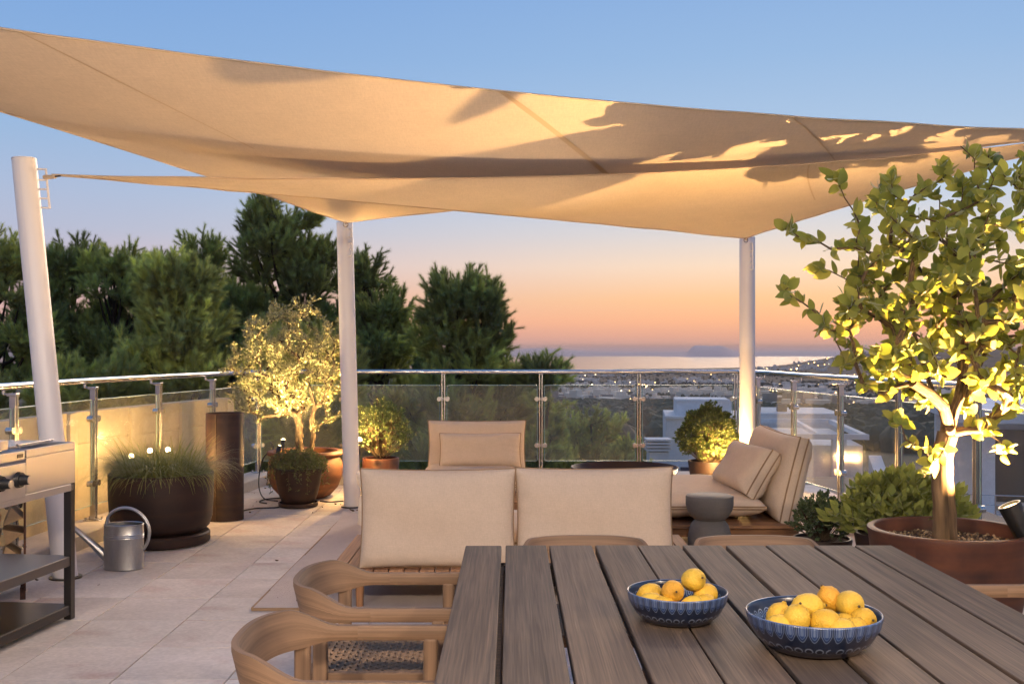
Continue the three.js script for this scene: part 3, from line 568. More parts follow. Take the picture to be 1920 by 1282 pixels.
// ------------------------------------------------------------------ garden spot lamps
const lampBody = lathe([[0, -0.09], [0.024, -0.088], [0.03, -0.08], [0.033, -0.02], [0.036, 0.03], [0.036, 0.04], [0.031, 0.04], [0.03, 0.026], [0, 0.026]], 24), lensGeo = new THREE.CircleGeometry(0.03, 24).rotateX(-PI / 2).translate(0, 0.031, 0);
function gardenLamp(label, at, to, foot, cd, o = {}) {
  const dir = to.clone().sub(at).normalize(), t = thing('garden_lamp', label, 'lamp', [at.x, at.y, at.z], 0, o.group), k = o.size ?? 1;
  const body = part('lamp_head', lampBody.clone().scale(k, k, k), M.black, t), q = turnTo(dir); body.quaternion.copy(q);
  const lens = part('lens', lensGeo.clone().scale(k, k, k), glow(o.glow ?? 14), t); lens.quaternion.copy(q);
  if (o.bulb) { const b = part('bulb', new THREE.SphereGeometry(o.bulb, 16, 12).scale(1, 0.8, 1), glow(o.glow ?? 20, [1, 0.8, 0.46]), t); b.position.copy(dir).multiplyScalar(0.035 * k); }
  const f = foot.clone().sub(at); part('stake', join(bar(f, dir.clone().multiplyScalar(-0.03), 0.006, 0.006, 8)), M.black, t);
  spot(at.clone().addScaledVector(dir, 0.035 * k), to, cd, o.angle ?? 0.95, 0.75, o.color ?? WARM, o.soft ?? 0.8);
}
gardenLamp('black cylindrical spot lamp standing in the lemon tree planter', V(2.615, 0.58, -5.53), V(1.75, 2.5, -5.72), V(2.63, 0.40, -5.52), 88, { size: 1.6, angle: 1.1, soft: 0.25, color: C(1, 0.60, 0.24) });
gardenLamp('upper of two small lit lamps above the trailing plant', V(-2.09, 0.585, -9.77), V(-2.1, 1.65, -10.2), V(-2.06, 0.33, -9.76), 19, { color: C(1, 0.66, 0.27), angle: 0.8, soft: 0.5, bulb: 0.019, size: 0.55 });
gardenLamp('lower of two small lit lamps above the trailing plant', V(-2.125, 0.53, -9.75), V(-2.05, 1.1, -10.25), V(-2.07, 0.33, -9.74), 16, { color: C(1, 0.66, 0.27), angle: 0.9, soft: 0.5, bulb: 0.02, size: 0.55 });
gardenLamp('added floodlight hidden behind the right daybed, turned up to light the sails', V(2.42, 0.22, -9.3), V(-3.2, 2.7, -4.9), V(2.43, 0, -9.3), 55, { angle: 0.58, soft: 1, glow: 2, color: C(1, 0.70, 0.42) });  // floodlight added out of sight to brighten the sails
gardenLamp('small lit lamp on a thin stake behind the olive pot', V(-1.62, 0.66, -10.75), V(-1.9, 1.4, -10.5), V(-1.60, 0.1, -10.78), 26, { bulb: 0.022, size: 0.55 });
function glowLamp(label, at, foot, cd, o = {}) {              // a small frosted lamp on a stake
  const t = thing('garden_lamp', label, 'lamp', [at.x, at.y, at.z], 0, o.group);
  part('bulb', new THREE.SphereGeometry(o.r ?? 0.02, 16, 12), glow(o.glow ?? 22, [1, 0.78, 0.42]), t);
  part('stake', join(bar(foot.clone().sub(at), V(0, -(o.r ?? 0.02), 0), 0.006, 0.006, 8), cyl(0.014, 0.014, 0.02, 10, 0, -(o.r ?? 0.02) - 0.006, 0)), M.black, t);
  point(at, cd, WARM, 1);
}
[[-2.98, 0.60, -8.36], [-2.90, 0.625, -8.56], [-2.80, 0.62, -8.70]].forEach(([x, y, z], i) => glowLamp(['left of three small lit lamps behind the grass pot', 'middle of three small lit lamps behind the grass pot', 'right of three small lit lamps behind the grass pot'][i], V(x, y, z), V(x + 0.02, 0, z), [0.8, 1.7, 1.5][i]));
glowLamp('small lamp behind the middle post lighting the leafy shrub', V(-1.47, 0.56, -10.36), V(-1.47, 0, -10.36), 6);
glowLamp('small lit lamp at the front of the boxwood ball', V(2.05, 0.40, -10.06), V(2.06, 0, -10.04), 9);

// ------------------------------------------------------------------ furniture
function cushion(w, h, t, o = {}) {                          // a stuffed cushion, upright in the xy plane, with piped edges
  const N = 30, pinch = o.pinch ?? 0.035, e = o.edge ?? 0.018, gs = [];
  const outline = (u, v) => [u * w / 2 * (1 - pinch * (1 - v * v) * 1.0), v * h / 2 * (1 - pinch * 1.2 * (1 - u * u))];
  const rim = (s) => 1 - pow(abs(s), 5);
  for (const side of [1, -1]) gs.push(grid(N, N, (a, b) => {
    const f = (s) => sin((s - 0.5) * PI) , u = side > 0 ? f(a) : -f(a), v = f(b), [x, y] = outline(u, v);
    const m = pow(max(0, rim(u) * rim(v)), 0.5), q = 0.010 * sin(u * 2.2 + v * 1.3 + w * 9) * sin(v * 3.1 - u * 1.7) + 0.009 * sin(u * 23 + v * 5) * pow(abs(v), 6) + 0.006 * sin(v * 19 + u * 3) * pow(abs(u), 6) + 0.005 * sin(u * 3 + 1 + v * 4) ;
    return V(x, y, side * (e + (t / 2 - e) * m + q * m));
  }));
  if (e > 0.002) {                                           // the band between the two piped seams
    const edge = (s) => { const k = s * 4, q = floor(k) % 4, f = sin(((k % 1) - 0.5) * PI); return q === 0 ? outline(f, -1) : q === 1 ? outline(1, f) : q === 2 ? outline(-f, 1) : outline(-1, -f); };
    gs.push(grid(120, 4, (s, v) => { const [x, y] = edge(min(s, 0.99999)), z = (v - 0.5) * 2, b = 0.25 * e * (1 - z * z), L = hypot(x, y); return V(x + x / L * b, y + y / L * b, -z * e); }));
    const loop = (z) => tube([...Array(121)].map((_, k) => { const [x, y] = edge(min(k / 120, 0.99999)); return V(x * 1.002, y * 1.002, z); }), 0.0056, 6);
    return [uvm(join(gs)), join(loop(e), loop(-e))];
  }
  return [uvm(join(gs)), null];
}
function cushionThing(name, label, w, h, t, pos, rot, o) {
  const c = thing(name, label, 'cushion', pos), [g, p] = cushion(w, h, t, o);
  c.rotation.set(...rot, 'YXZ');
  part('cover', g, M.fabric, c); if (p) part('piping', p, M.piping, c); return c;
}
function daybed(label, x0, x1, z0, z1, top, along) {          // low slatted teak platform with rounded corners
  const cx = (x0 + x1) / 2, cz = (z0 + z1) / 2, w = x1 - x0, d = abs(z1 - z0), t = thing('wooden_daybed', label, 'daybed', [cx, 0, cz]), R = 0.17;
  const A = along === 'z' ? w : d, B = along === 'z' ? d : w, n = round(A / 0.085), s = A / n; let k = 0; reseed(71 + round(x0 * 10));
  for (let i = 0; i < n; i++) {
    const a = -A / 2 + (i + 0.5) * s, q = max(0, abs(a) + s * 0.3 - (A / 2 - R)), cut = q > 0 ? R - sqrt(max(0, R * R - q * q)) : 0, L = B - 2 * cut;
    const g = uvm(along === 'z' ? box(s - 0.007, 0.024, L, a, top - 0.012, 0, 0.004) : box(L, 0.024, s - 0.007, 0, top - 0.012, a, 0.004), 1, rnd() * 3, rnd() * 3, along);
    part('slat', g, [M.teak, M.teakB, M.teakC][floor(rnd() * 3)], t);
  }
  const y = top - 0.055;
  part('frame', uvm(join(box(w - 0.1, 0.06, 0.035, 0, y, d / 2 - 0.06, 0.006), box(w - 0.1, 0.06, 0.035, 0, y, -d / 2 + 0.06, 0.006), box(0.035, 0.06, d - 0.16, w / 2 - 0.06, y, 0, 0.006), box(0.035, 0.06, d - 0.16, -w / 2 + 0.06, y, 0, 0.006), box(0.035, 0.05, d - 0.16, 0, y, 0)), 1, 0, 0, 'x'), M.teakB, t);
  for (const sx of [-1, 1]) for (const sz of [-1, 1]) part('leg', uvm(cyl(0.02, 0.027, top - 0.03, 14, sx * (w / 2 - 0.16), (top - 0.03) / 2, sz * (d / 2 - 0.12))), M.teak, t);
  return t;
}
daybed('slatted teak daybed under the two back cushions behind the dining table', -1.0, 1.09, -5.80, -7.0, 0.243, 'z');
daybed('slatted teak daybed at the right behind the grey stool', 0.72, 2.02, -7.24, -8.75, 0.243, 'x');
daybed('slatted teak daybed at the back under the lumbar cushion', -0.78, 0.16, -8.45, -9.6, 0.245, 'x');
const LEAN = -0.12;
cushionThing('back_cushion', 'left of the two large beige back cushions behind the table', 0.862, 0.545, 0.21, [-0.405, 0.505, -5.92], [LEAN, 0.015, 0], {});
cushionThing('back_cushion', 'right of the two large beige back cushions behind the table', 0.875, 0.55, 0.21, [0.463, 0.508, -5.93], [LEAN, -0.01, 0.006], {});
cushionThing('seat_cushion', 'beige seat cushion hidden behind the two large back cushions', 0.9, 1.7, 0.17, [0.03, 0.33, -6.46], [PI / 2, 0, PI / 2], {});
cushionThing('seat_cushion', 'long beige seat cushion on the right daybed behind the grey stool', 1.06, 1.36, 0.215, [1.22, 0.352, -7.98], [PI / 2, 0, 0], { edge: 0.008, pinch: 0.015 });
cushionThing('back_cushion', 'large beige back cushion standing at the right end of the daybed', 1.18, 0.60, 0.27, [1.95, 0.535, -7.92], [LEAN - 0.12, -PI / 2, 0], { edge: 0.03 });
cushionThing('scatter_cushion', 'small beige cushion leaning on the large right hand cushion', 0.72, 0.36, 0.235, [1.70, 0.575, -7.72], [-0.55, -PI / 2 + 0.12, 0], { edge: 0.03 });
cushionThing('back_cushion', 'beige back cushion of the rear seat against the glass', 0.875, 0.46, 0.17, [-0.305, 0.568, -9.55], [-0.14, 0, 0], {});
cushionThing('lumbar_cushion', 'narrow beige lumbar cushion on the rear seat', 0.70, 0.30, 0.21, [-0.265, 0.56, -9.20], [-0.3, 0.03, 0], { pinch: 0.03 });
cushionThing('seat_cushion', 'beige seat cushion of the rear seat under the lumbar cushion', 0.86, 0.95, 0.2, [-0.33, 0.352, -8.95], [PI / 2, 0, 0], { edge: 0.008, pinch: 0.012 });
{
  const r = thing('area_rug', 'flat grey woven rug under the daybeds', 'rug', [0.4, 0, -7.47]);
  part('rug', uvm(grid(60, 40, (u, v) => { const x = (u - 0.5) * 3.66, z = (v - 0.5) * 3.18, c = pow(max(0, 1 - hypot(x + 1.83, z - 1.59) / 0.35), 2); return V(x, 0.017 + c * 0.05 + 0.001 * sin(x * 5 + z * 3), -z); })), M.rug, r);
  part('binding', join(box(3.66, 0.016, 0.012, 0, 0.009, 1.59), box(0.012, 0.016, 3.1, -1.83, 0.009, 0.03)), M.piping, r);
}
function stool(label, at, r, h, mat) {
  const t = thing('drum_stool', label, 'side table', at);
  const n = h - 0.155;
  part('base', lathe([[0, 0], [r * 0.9, 0], [r * 0.93, 0.01], [r * 0.93, n * 0.45], [r * 0.9, n * 0.72], [r * 0.8, n * 0.9], [r * 0.62, n]], 48), mat, t);
  part('top', lathe([[r * 0.62, n], [r * 0.80, n + 0.022], [r * 0.94, n + 0.06], [r, n + 0.10], [r, h - 0.008], [r * 0.985, h - 0.002], [r * 0.96, h], [0, h]], 48), mat, t);
}
stool('grey hourglass side table in front of the right daybed', [1.275, 0, -6.84], 0.152, 0.505, M.stool);
stool('white hourglass side table at the left of the large cushions', [-1.09, 0, -8.69], 0.168, 0.435, M.stoolWhite);
{
  const t = thing('fire_bowl', 'wide shallow rusted steel fire bowl behind the large cushions', 'fire bowl', [0.93, 0, -8.72]);
  part('bowl', uvm(lathe([[0, 0.2], [0.16, 0.21], [0.30, 0.275], [0.40, 0.385], [0.435, 0.47], [0.44, 0.478], [0.432, 0.48], [0.42, 0.47], [0.385, 0.395], [0.29, 0.295], [0.15, 0.235], [0, 0.225]], 64)), M.corten, t);
  part('foot', uvm(lathe([[0.2, 0], [0.2, 0.015], [0.15, 0.2], [0, 0.2]], 40)), M.corten, t);
}
// --- dining table
{
  const t = thing('dining_table', 'weathered wooden dining table of wide boards in the foreground', 'table', [0, 0, 0]);
  const e = [-0.161, -0.026, 0.131, 0.293, 0.448, 0.604, 0.755, 0.901, 1.069, 1.216, 1.351], gap = [0.015, 0.011, 0.013, 0.006, 0.012, 0.014, 0.007, 0.015, 0.007], far = -3.784, near = -1.5; reseed(81);
  for (let i = 0; i < 10; i++) {
    const a = e[i] + (i ? gap[i - 1] / 2 : 0), b = e[i + 1] - (i < 9 ? gap[i] / 2 : 0), dz = rr(-0.006, 0.006), dy = rr(-0.0012, 0.0012);
    part('board', uvm(box(b - a, 0.034, near - far, (a + b) / 2, 0.733 + dy, (near + far) / 2 + dz, 0.0035), 1, rnd() * 5, rnd() * 5, 'z'), M.board[i % 4], t);
  }
  part('frame', uvm(join(box(1.3, 0.07, 0.05, 0.595, 0.68, far + 0.16), box(1.3, 0.07, 0.05, 0.595, 0.68, near - 0.16), box(0.05, 0.07, 2.0, -0.05, 0.68, -2.64), box(0.05, 0.07, 2.0, 1.24, 0.68, -2.64), box(0.1, 0.05, 2.0, 0.595, 0.69, -2.64)), 1, 0, 0, 'x'), M.board[1], t);
  for (const x of [-0.01, 1.2]) for (const z of [far + 0.19, near - 0.19]) part('leg', uvm(box(0.09, 0.71, 0.09, x, 0.355, z, 0.006), 1, 0, 0), M.board[1], t);
}
// --- chairs: curved back and arms in one band, woven seat
function weave(w, d) {
  const gs = [], n = 22, m = 20;
  for (let i = 0; i < n; i++) { const x = (i + 0.5) / n * w - w / 2; gs.push(grid(40, 1, (u, v) => V(x + (v - 0.5) * w / n * 1.02, 0.0065 * cos(u * m * PI + i * PI) - 0.012 * sin(u * PI), (0.5 - u) * d))); }
  for (let j = 0; j < m; j++) { const z = (j + 0.5) / m * d - d / 2; gs.push(grid(44, 1, (u, v) => V((u - 0.5) * w, 0.0065 * cos(u * n * PI + j * PI + PI) - 0.012 * sin((z / d + 0.5) * PI), z + (0.5 - v) * d / m * 1.02))); }
  return uvm(join(gs));
}
function chairThing(label, W, D, at, turn) {                  // faces +z before it is turned
  const t = thing('dining_chair', label, 'chair', at, turn, 'wooden armchairs around the dining table');
  const hw = W / 2 - 0.016, zc = -0.02, zb = -D / 2, zf = D / 2, rb = zc - zb, n = 64, plan = [];
  for (let i = 0; i <= n; i++) {
    const s = i / n;
    if (s < 0.2) plan.push([hw, mix(zf, zc, s / 0.2), 0]);
    else if (s > 0.8) plan.push([-hw, mix(zc, zf, (s - 0.8) / 0.2), 0]);
    else { const a = (s - 0.2) / 0.6 * PI, c = cos(a), q = sin(a), k = 2 / 2.7; plan.push([hw * Math.sign(c) * pow(abs(c), k), zc - rb * pow(q, k), sstep(q, 0.06, 0.62)]); }
  }
  const sect = [[-0.5, -0.34], [-0.34, -0.5], [0.34, -0.5], [0.5, -0.34], [0.5, 0.34], [0.34, 0.5], [-0.34, 0.5], [-0.5, 0.34]], P = plan.map(([x, z]) => V(x, 0, z));
  const band = (from, to, shift) => {
    const pos = [], idx = [], uv = []; let L = 0;
    for (let i = from; i <= to; i++) {
      const [x, z, b] = plan[i], d = P[min(i + 1, n)].clone().sub(P[max(i - 1, 0)]).normalize(), nn = V(d.z, 0, -d.x), hi = mix(0.655, 0.708, b), lo = mix(0.614, 0.598, b), th = mix(0.028, 0.024, b), o = i - from;
      if (o) L += P[i].distanceTo(P[i - 1]);
      sect.forEach(([u, v], k) => { const yy = mix(lo, hi, v + 0.5), lean = (yy - 0.64) * 0.25 * b; pos.push(x + nn.x * u * th + (i === to ? -d.x * 0.0008 : 0), yy, z + nn.z * u * th - lean); uv.push(v * 0.1 + k * 0.013 + shift, L + shift * 3); });
      if (o) for (let k = 0; k < 8; k++) { const a = (o - 1) * 8 + k, b2 = (o - 1) * 8 + (k + 1) % 8; idx.push(a, a + 8, b2, b2, a + 8, b2 + 8); }
    }
    const e = (to - from) * 8;
    for (const o of [0, e]) for (let k = 1; k < 7; k++) o ? idx.push(o, o + k + 1, o + k) : idx.push(o, o + k, o + k + 1);
    const g = new THREE.BufferGeometry(); g.setAttribute('position', new THREE.Float32BufferAttribute(pos, 3)); g.setAttribute('uv', new THREE.Float32BufferAttribute(uv, 2)); g.setIndex(idx); return toCreasedNormals(g, 0.9);
  };
  const q1 = round(n * 0.19);
  part('arm', band(0, q1, 0.13), M.chair, t); part('arm', band(n - q1, n, 0.57), M.chair, t); part('backrest', band(q1, n - q1, 0.31), M.chair, t);
  const seatW = W - 0.1, seatD = D - 0.1;
  part('woven_seat', join(weave(seatW, seatD).translate(0, 0.452, 0.02), box(seatW, 0.008, seatD, 0, 0.434, 0.02)), M.rope, t);
  part('seat_frame', uvm(join(box(seatW + 0.05, 0.045, 0.026, 0, 0.432, 0.02 + seatD / 2 + 0.01, 0.006), box(seatW + 0.05, 0.045, 0.026, 0, 0.432, 0.02 - seatD / 2 - 0.01, 0.006), box(0.026, 0.045, seatD, seatW / 2 + 0.012, 0.432, 0.02, 0.006), box(0.026, 0.045, seatD, -seatW / 2 - 0.012, 0.432, 0.02, 0.006)), 1, 0, 0, 'x'), M.chair, t);
  for (const s of [-1, 1]) { part('leg', uvm(box(0.036, 0.62, 0.042, s * hw, 0.31, zf - 0.05, 0.008), 1, s), M.chair, t); part('leg', uvm(box(0.036, 0.615, 0.046, s * (hw - 0.012), 0.3075, zc - 0.14, 0.008), 1, s * 2), M.chair, t); }
  return t;
}
chairThing('nearest wooden armchair at the left side of the dining table', 0.55, 0.51, [-0.435, 0, -2.80], PI / 2);
chairThing('wooden armchair with visible woven seat at the far left table corner', 0.545, 0.51, [-0.425, 0, -3.515], PI / 2);
chairThing('wooden armchair at the far table end, in front of the two large cushions', 0.53, 0.52, [0.288, 0, -3.95], 0);
chairThing('wooden armchair at the far table end, in front of the grey stool', 0.53, 0.52, [0.945, 0, -3.95], 0);
chairThing('wooden armchair at the right side of the table by the planter', 0.55, 0.54, [1.66, 0, -3.32], -PI / 2);

// --- bowls of lemons
function bowlTexture() {
  const c = document.createElement('canvas'); c.width = 2048; c.height = 512; const x = c.getContext('2d');
  x.fillStyle = '#1c2a45'; x.fillRect(0, 0, 2048, 512);
  const n = 36, w = 2048 / n;
  for (let i = 0; i < n; i++) {                              // v runs from the foot (bottom) over the rim to the inside (top)
    const cx = (i + 0.5) * w;
    for (const [s, col] of [[1, '#8a96ac'], [0.9, '#223c6c'], [0.62, '#7286ab'], [0.52, '#2b4a82'], [0.2, '#64799f']]) {
      x.fillStyle = col; x.beginPath(); x.moveTo(cx - w * 0.46 * s, 275); x.lineTo(cx - w * 0.46 * s, 340); x.quadraticCurveTo(cx, 340 + 66 * s, cx + w * 0.46 * s, 340); x.lineTo(cx + w * 0.46 * s, 275); x.fill();
    }
    x.strokeStyle = 'rgba(225,230,240,.55)'; x.lineWidth = 2; for (let k = 0; k < 5; k++) { x.beginPath(); x.moveTo(cx - 16 + k * 8, 285); x.lineTo(cx - 14 + k * 7, 345); x.stroke(); }
    x.fillStyle = '#8590a6'; x.beginPath(); x.ellipse(cx + w / 2, 412, w * 0.42, 15, 0, 0, 7); x.fill(); x.fillStyle = '#141d33'; x.beginPath(); x.ellipse(cx + w / 2, 414, w * 0.30, 11, 0, 0, 7); x.fill();
    x.strokeStyle = '#aab6cc'; x.lineWidth = 5; x.beginPath(); x.arc(cx, 150, 22, 0, 7); x.stroke(); x.beginPath(); x.arc(cx, 150, 9, 0, 7); x.stroke(); x.lineWidth = 3; x.beginPath(); x.arc(cx, 60, 16, 0, 7); x.stroke();
  }
  x.fillStyle = '#8c9dbd'; x.fillRect(0, 246, 2048, 28);
  const t = new THREE.CanvasTexture(c); t.colorSpace = THREE.SRGBColorSpace; t.wrapS = THREE.RepeatWrapping; return t;
}
M.bowl = phy({ color: C(0.5, 0.52, 0.56), map: bowlTexture(), roughness: 0.3, clearcoat: 0.7, clearcoatRoughness: 0.12, bumpMap: rep(T.lumps, 3, 1), bumpScale: 0.001 });
function bowlThing(label, x, z, r, h) {
  const t = thing('ceramic_bowl', label, 'bowl', [x, 0.7505, z]);
  const pr = [[r * 0.5, 0], [r * 0.68, 0.004], [r * 0.84, h * 0.3], [r * 0.96, h * 0.66], [r, h * 0.95], [r * 0.985, h], [r * 0.955, h * 0.95], [r * 0.91, h * 0.64], [r * 0.76, h * 0.3], [r * 0.5, h * 0.16], [0.001, h * 0.14]];
  const pts = []; for (let i = 0; i + 1 < pr.length; i++) for (let k = 0; k < 3; k++) pts.push([mix(pr[i][0], pr[i + 1][0], k / 3), mix(pr[i][1], pr[i + 1][1], k / 3)]); pts.push(pr[10]);
  part('bowl', lathe(pts, 72, 0), M.bowl, t);
  return t;
}
bowlThing('smaller blue patterned ceramic bowl of lemons, further from the camera', 0.428, -2.74, 0.129, 0.078);
bowlThing('larger blue patterned ceramic bowl of lemons, nearer the camera', 0.707, -2.49, 0.156, 0.086);
M.lemon = [[0.80, 0.47, 0.035], [0.82, 0.52, 0.05], [0.80, 0.40, 0.03]].map((c) => phy({ color: C(...c), map: rep(T.blotch, 2), roughness: 0.5, bumpMap: rep(T.fine, 1.2), bumpScale: 0.0018 }));
const lemonGeo = lathe([[0, -0.042], [0.005, -0.0405], [0.009, -0.037], [0.02, -0.030], [0.0275, -0.018], [0.031, -0.002], [0.0295, 0.014], [0.023, 0.026], [0.0125, 0.033], [0.007, 0.036], [0.005, 0.04], [0, 0.042]], 24, 0);
function lemon(label, x, y, z, dir, s = 1, m = 0, group) {
  const t = thing('lemon', label, 'lemon', [x, y, z], 0, group); t.quaternion.copy(turnTo(V(...dir)));
  const b = part('fruit', lemonGeo, M.lemon[m], t); b.scale.setScalar(s);
  const c = part('stem_scar', cyl(0.003, 0.003, 0.003, 8, 0, 0.0425, 0), M.bark, t); c.scale.setScalar(s);
}
{
  const bx = 0.428, bz = -2.74, Y = 0.765, g = 'lemons in the smaller bowl';
  lemon('orange tinted lemon at the front middle of the smaller bowl', bx - 0.018, Y + 0.068, bz + 0.038, [0.1, 0.2, 1], 0.92, 2, g);
  lemon('topmost lemon of the smaller bowl', bx + 0.042, Y + 0.088, bz - 0.005, [0.4, 0.3, 0.8], 0.95, 1, g);
  lemon('lemon at the left back of the smaller bowl', bx - 0.066, Y + 0.048, bz - 0.02, [1, 0.1, 0.1], 0.9, 0, g);
  lemon('lemon lying at the far left front of the smaller bowl', bx - 0.07, Y + 0.036, bz + 0.035, [1, 0, 0.2], 0.92, 1, g);
  lemon('lemon lowest at the left front rim of the smaller bowl', bx - 0.045, Y + 0.034, bz + 0.058, [1, 0.1, 0.3], 0.88, 0, g);
  lemon('lemon with its tip up at the front rim of the smaller bowl', bx + 0.03, Y + 0.036, bz + 0.058, [1, 0.2, 0.1], 0.86, 1, g);
  lemon('lemon at the right front of the smaller bowl', bx + 0.062, Y + 0.034, bz + 0.045, [0.9, 0.1, -0.4], 0.92, 0, g);
  lemon('lemon at the far right of the smaller bowl', bx + 0.075, Y + 0.05, bz - 0.01, [0.9, 0, -0.5], 0.9, 0, g);
}
{
  const bx = 0.707, bz = -2.49, Y = 0.765, g = 'lemons in the larger bowl';
  lemon('large upright lemon at the front left of the larger bowl', bx - 0.052, Y + 0.062, bz + 0.045, [0.15, 1, 0.3], 1.0, 1, g);
  lemon('lemon tucked behind the upright one in the larger bowl', bx - 0.082, Y + 0.058, bz + 0.005, [0.3, 0.8, 0], 0.95, 0, g);
  lemon('small lemon low at the left rim of the larger bowl', bx - 0.09, Y + 0.048, bz + 0.045, [1, 0, 0.3], 0.85, 1, g);
  lemon('long lemon lying at the back middle of the larger bowl', bx - 0.012, Y + 0.08, bz - 0.005, [1, 0.1, 0.1], 1.0, 1, g);
  lemon('deep yellow lemon in the middle of the larger bowl', bx + 0.012, Y + 0.058, bz + 0.055, [0.7, 0.1, 0.6], 1.0, 0, g);
  lemon('orange lemon pointing up at the back of the larger bowl', bx + 0.052, Y + 0.088, bz - 0.045, [-0.5, 0.8, 0], 0.9, 2, g);
  lemon('topmost lemon of the larger bowl with a dark scar', bx + 0.088, Y + 0.085, bz - 0.01, [0.2, 0.1, 1], 1.0, 1, g);
  lemon('round lemon at the far right of the larger bowl', bx + 0.105, Y + 0.058, bz + 0.03, [0.3, 0.2, 0.9], 0.92, 0, g);
  lemon('lemon half sunk at the front rim of the larger bowl', bx + 0.042, Y + 0.046, bz + 0.08, [1, 0.1, 0.1], 0.9, 1, g);
  lemon('lemon at the right front rim of the larger bowl', bx + 0.078, Y + 0.046, bz + 0.062, [0.9, 0, -0.4], 0.85, 0, g);
  lemon('lemon under the topmost one in the larger bowl', bx + 0.06, Y + 0.045, bz + 0.03, [0.6, 0.3, 0.6], 0.9, 0, g);
}
// ------------------------------------------------------------------ grill, firewood, watering can
{
  const t = thing('gas_grill', 'stainless steel outdoor grill cart at the left edge', 'grill', [-2.344, 0, -5.731], -0.119);
  const leg = (x, z) => part('leg', join(box(0.042, 0.73, 0.042, x, 0.365, z, 0.003), cyl(0.016, 0.016, 0.012, 10, x, 0.006, z)), M.darkSteel, t);
  leg(-0.021, 0.021); leg(-0.56, 0.021); leg(-0.021, 1.45); leg(-0.56, 1.45);
  part('side_panel', uvm(join(box(0.02, 0.178, 0.46, -0.01, 0.815, 0.23, 0.003)), 1), M.brushed, t);
  part('top_lip', uvm(join(box(0.022, 0.04, 0.46, -0.01, 0.926, 0.23, 0.003), box(0.58, 0.04, 0.018, -0.3, 0.926, 0.009, 0.003), box(0.02, 0.04, 0.46, -0.58, 0.926, 0.23, 0.003)), 1), M.brushed, t);
  part('burner_tray', uvm(join(box(0.55, 0.006, 0.44, -0.295, 0.905, 0.235), box(0.55, 0.17, 0.012, -0.295, 0.815, 0.012)), 1), M.brushed, t);
  part('control_panel', uvm(join(box(0.03, 0.17, 0.98, -0.008, 0.80, 0.965, 0.004), box(0.026, 0.045, 0.98, -0.01, 0.922, 0.965, 0.004), box(0.02, 0.05, 0.98, -0.006, 0.727, 0.965, 0.004)), 1), M.brushed, t);
  for (const z of [0.545, 0.70, 0.86]) part('knob', join(new THREE.CylinderGeometry(0.036, 0.04, 0.02, 24).rotateZ(-PI / 2).translate(0.018, 0.808, z), new THREE.CylinderGeometry(0.022, 0.028, 0.045, 24).rotateZ(-PI / 2).translate(0.045, 0.808, z)), M.black, t);
  for (const z of [0.545, 0.70, 0.86]) part('knob_cap', new THREE.CylinderGeometry(0.02, 0.02, 0.004, 24).rotateZ(-PI / 2).translate(0.07, 0.808, z), M.brushed, t);
  part('badge', box(0.003, 0.018, 0.05, 0.0045, 0.922, 0.52, 0.001), M.darkSteel, t);
  part('lower_beam', uvm(join(box(0.03, 0.038, 1.46, -0.015, 0.706, 0.74, 0.003), box(0.58, 0.038, 0.03, -0.3, 0.706, 0.02, 0.003)), 1), M.brushed, t);
  part('lid', uvm(join(box(0.5, 0.05, 0.9, -0.3, 0.975, 0.98, 0.004), box(0.46, 0.05, 0.86, -0.31, 1.02, 0.99, 0.02)), 1), M.brushed, t);
  part('burner_cover', uvm(join(box(0.44, 0.012, 0.36, -0.31, 0.955, 0.28, 0.004), bar(V(-0.06, 0.966, 0.12), V(-0.06, 0.966, 0.44), 0.007), bar(V(-0.06, 0.95, 0.42), V(-0.06, 0.966, 0.42), 0.005)), 1), M.steel, t);
  part('middle_shelf', uvm(join(box(0.58, 0.01, 1.44, -0.3, 0.333, 0.74), box(0.012, 0.05, 1.44, -0.012, 0.312, 0.74, 0.002), box(0.58, 0.05, 0.012, -0.3, 0.312, 0.012, 0.002)), 1), M.shelfSteel, t);
  part('bottom_shelf', uvm(join(box(0.58, 0.01, 1.44, -0.3, 0.075, 0.74), box(0.012, 0.05, 1.44, -0.012, 0.052, 0.74, 0.002), box(0.58, 0.05, 0.012, -0.3, 0.052, 0.012, 0.002)), 1), M.darkSteel, t);
}
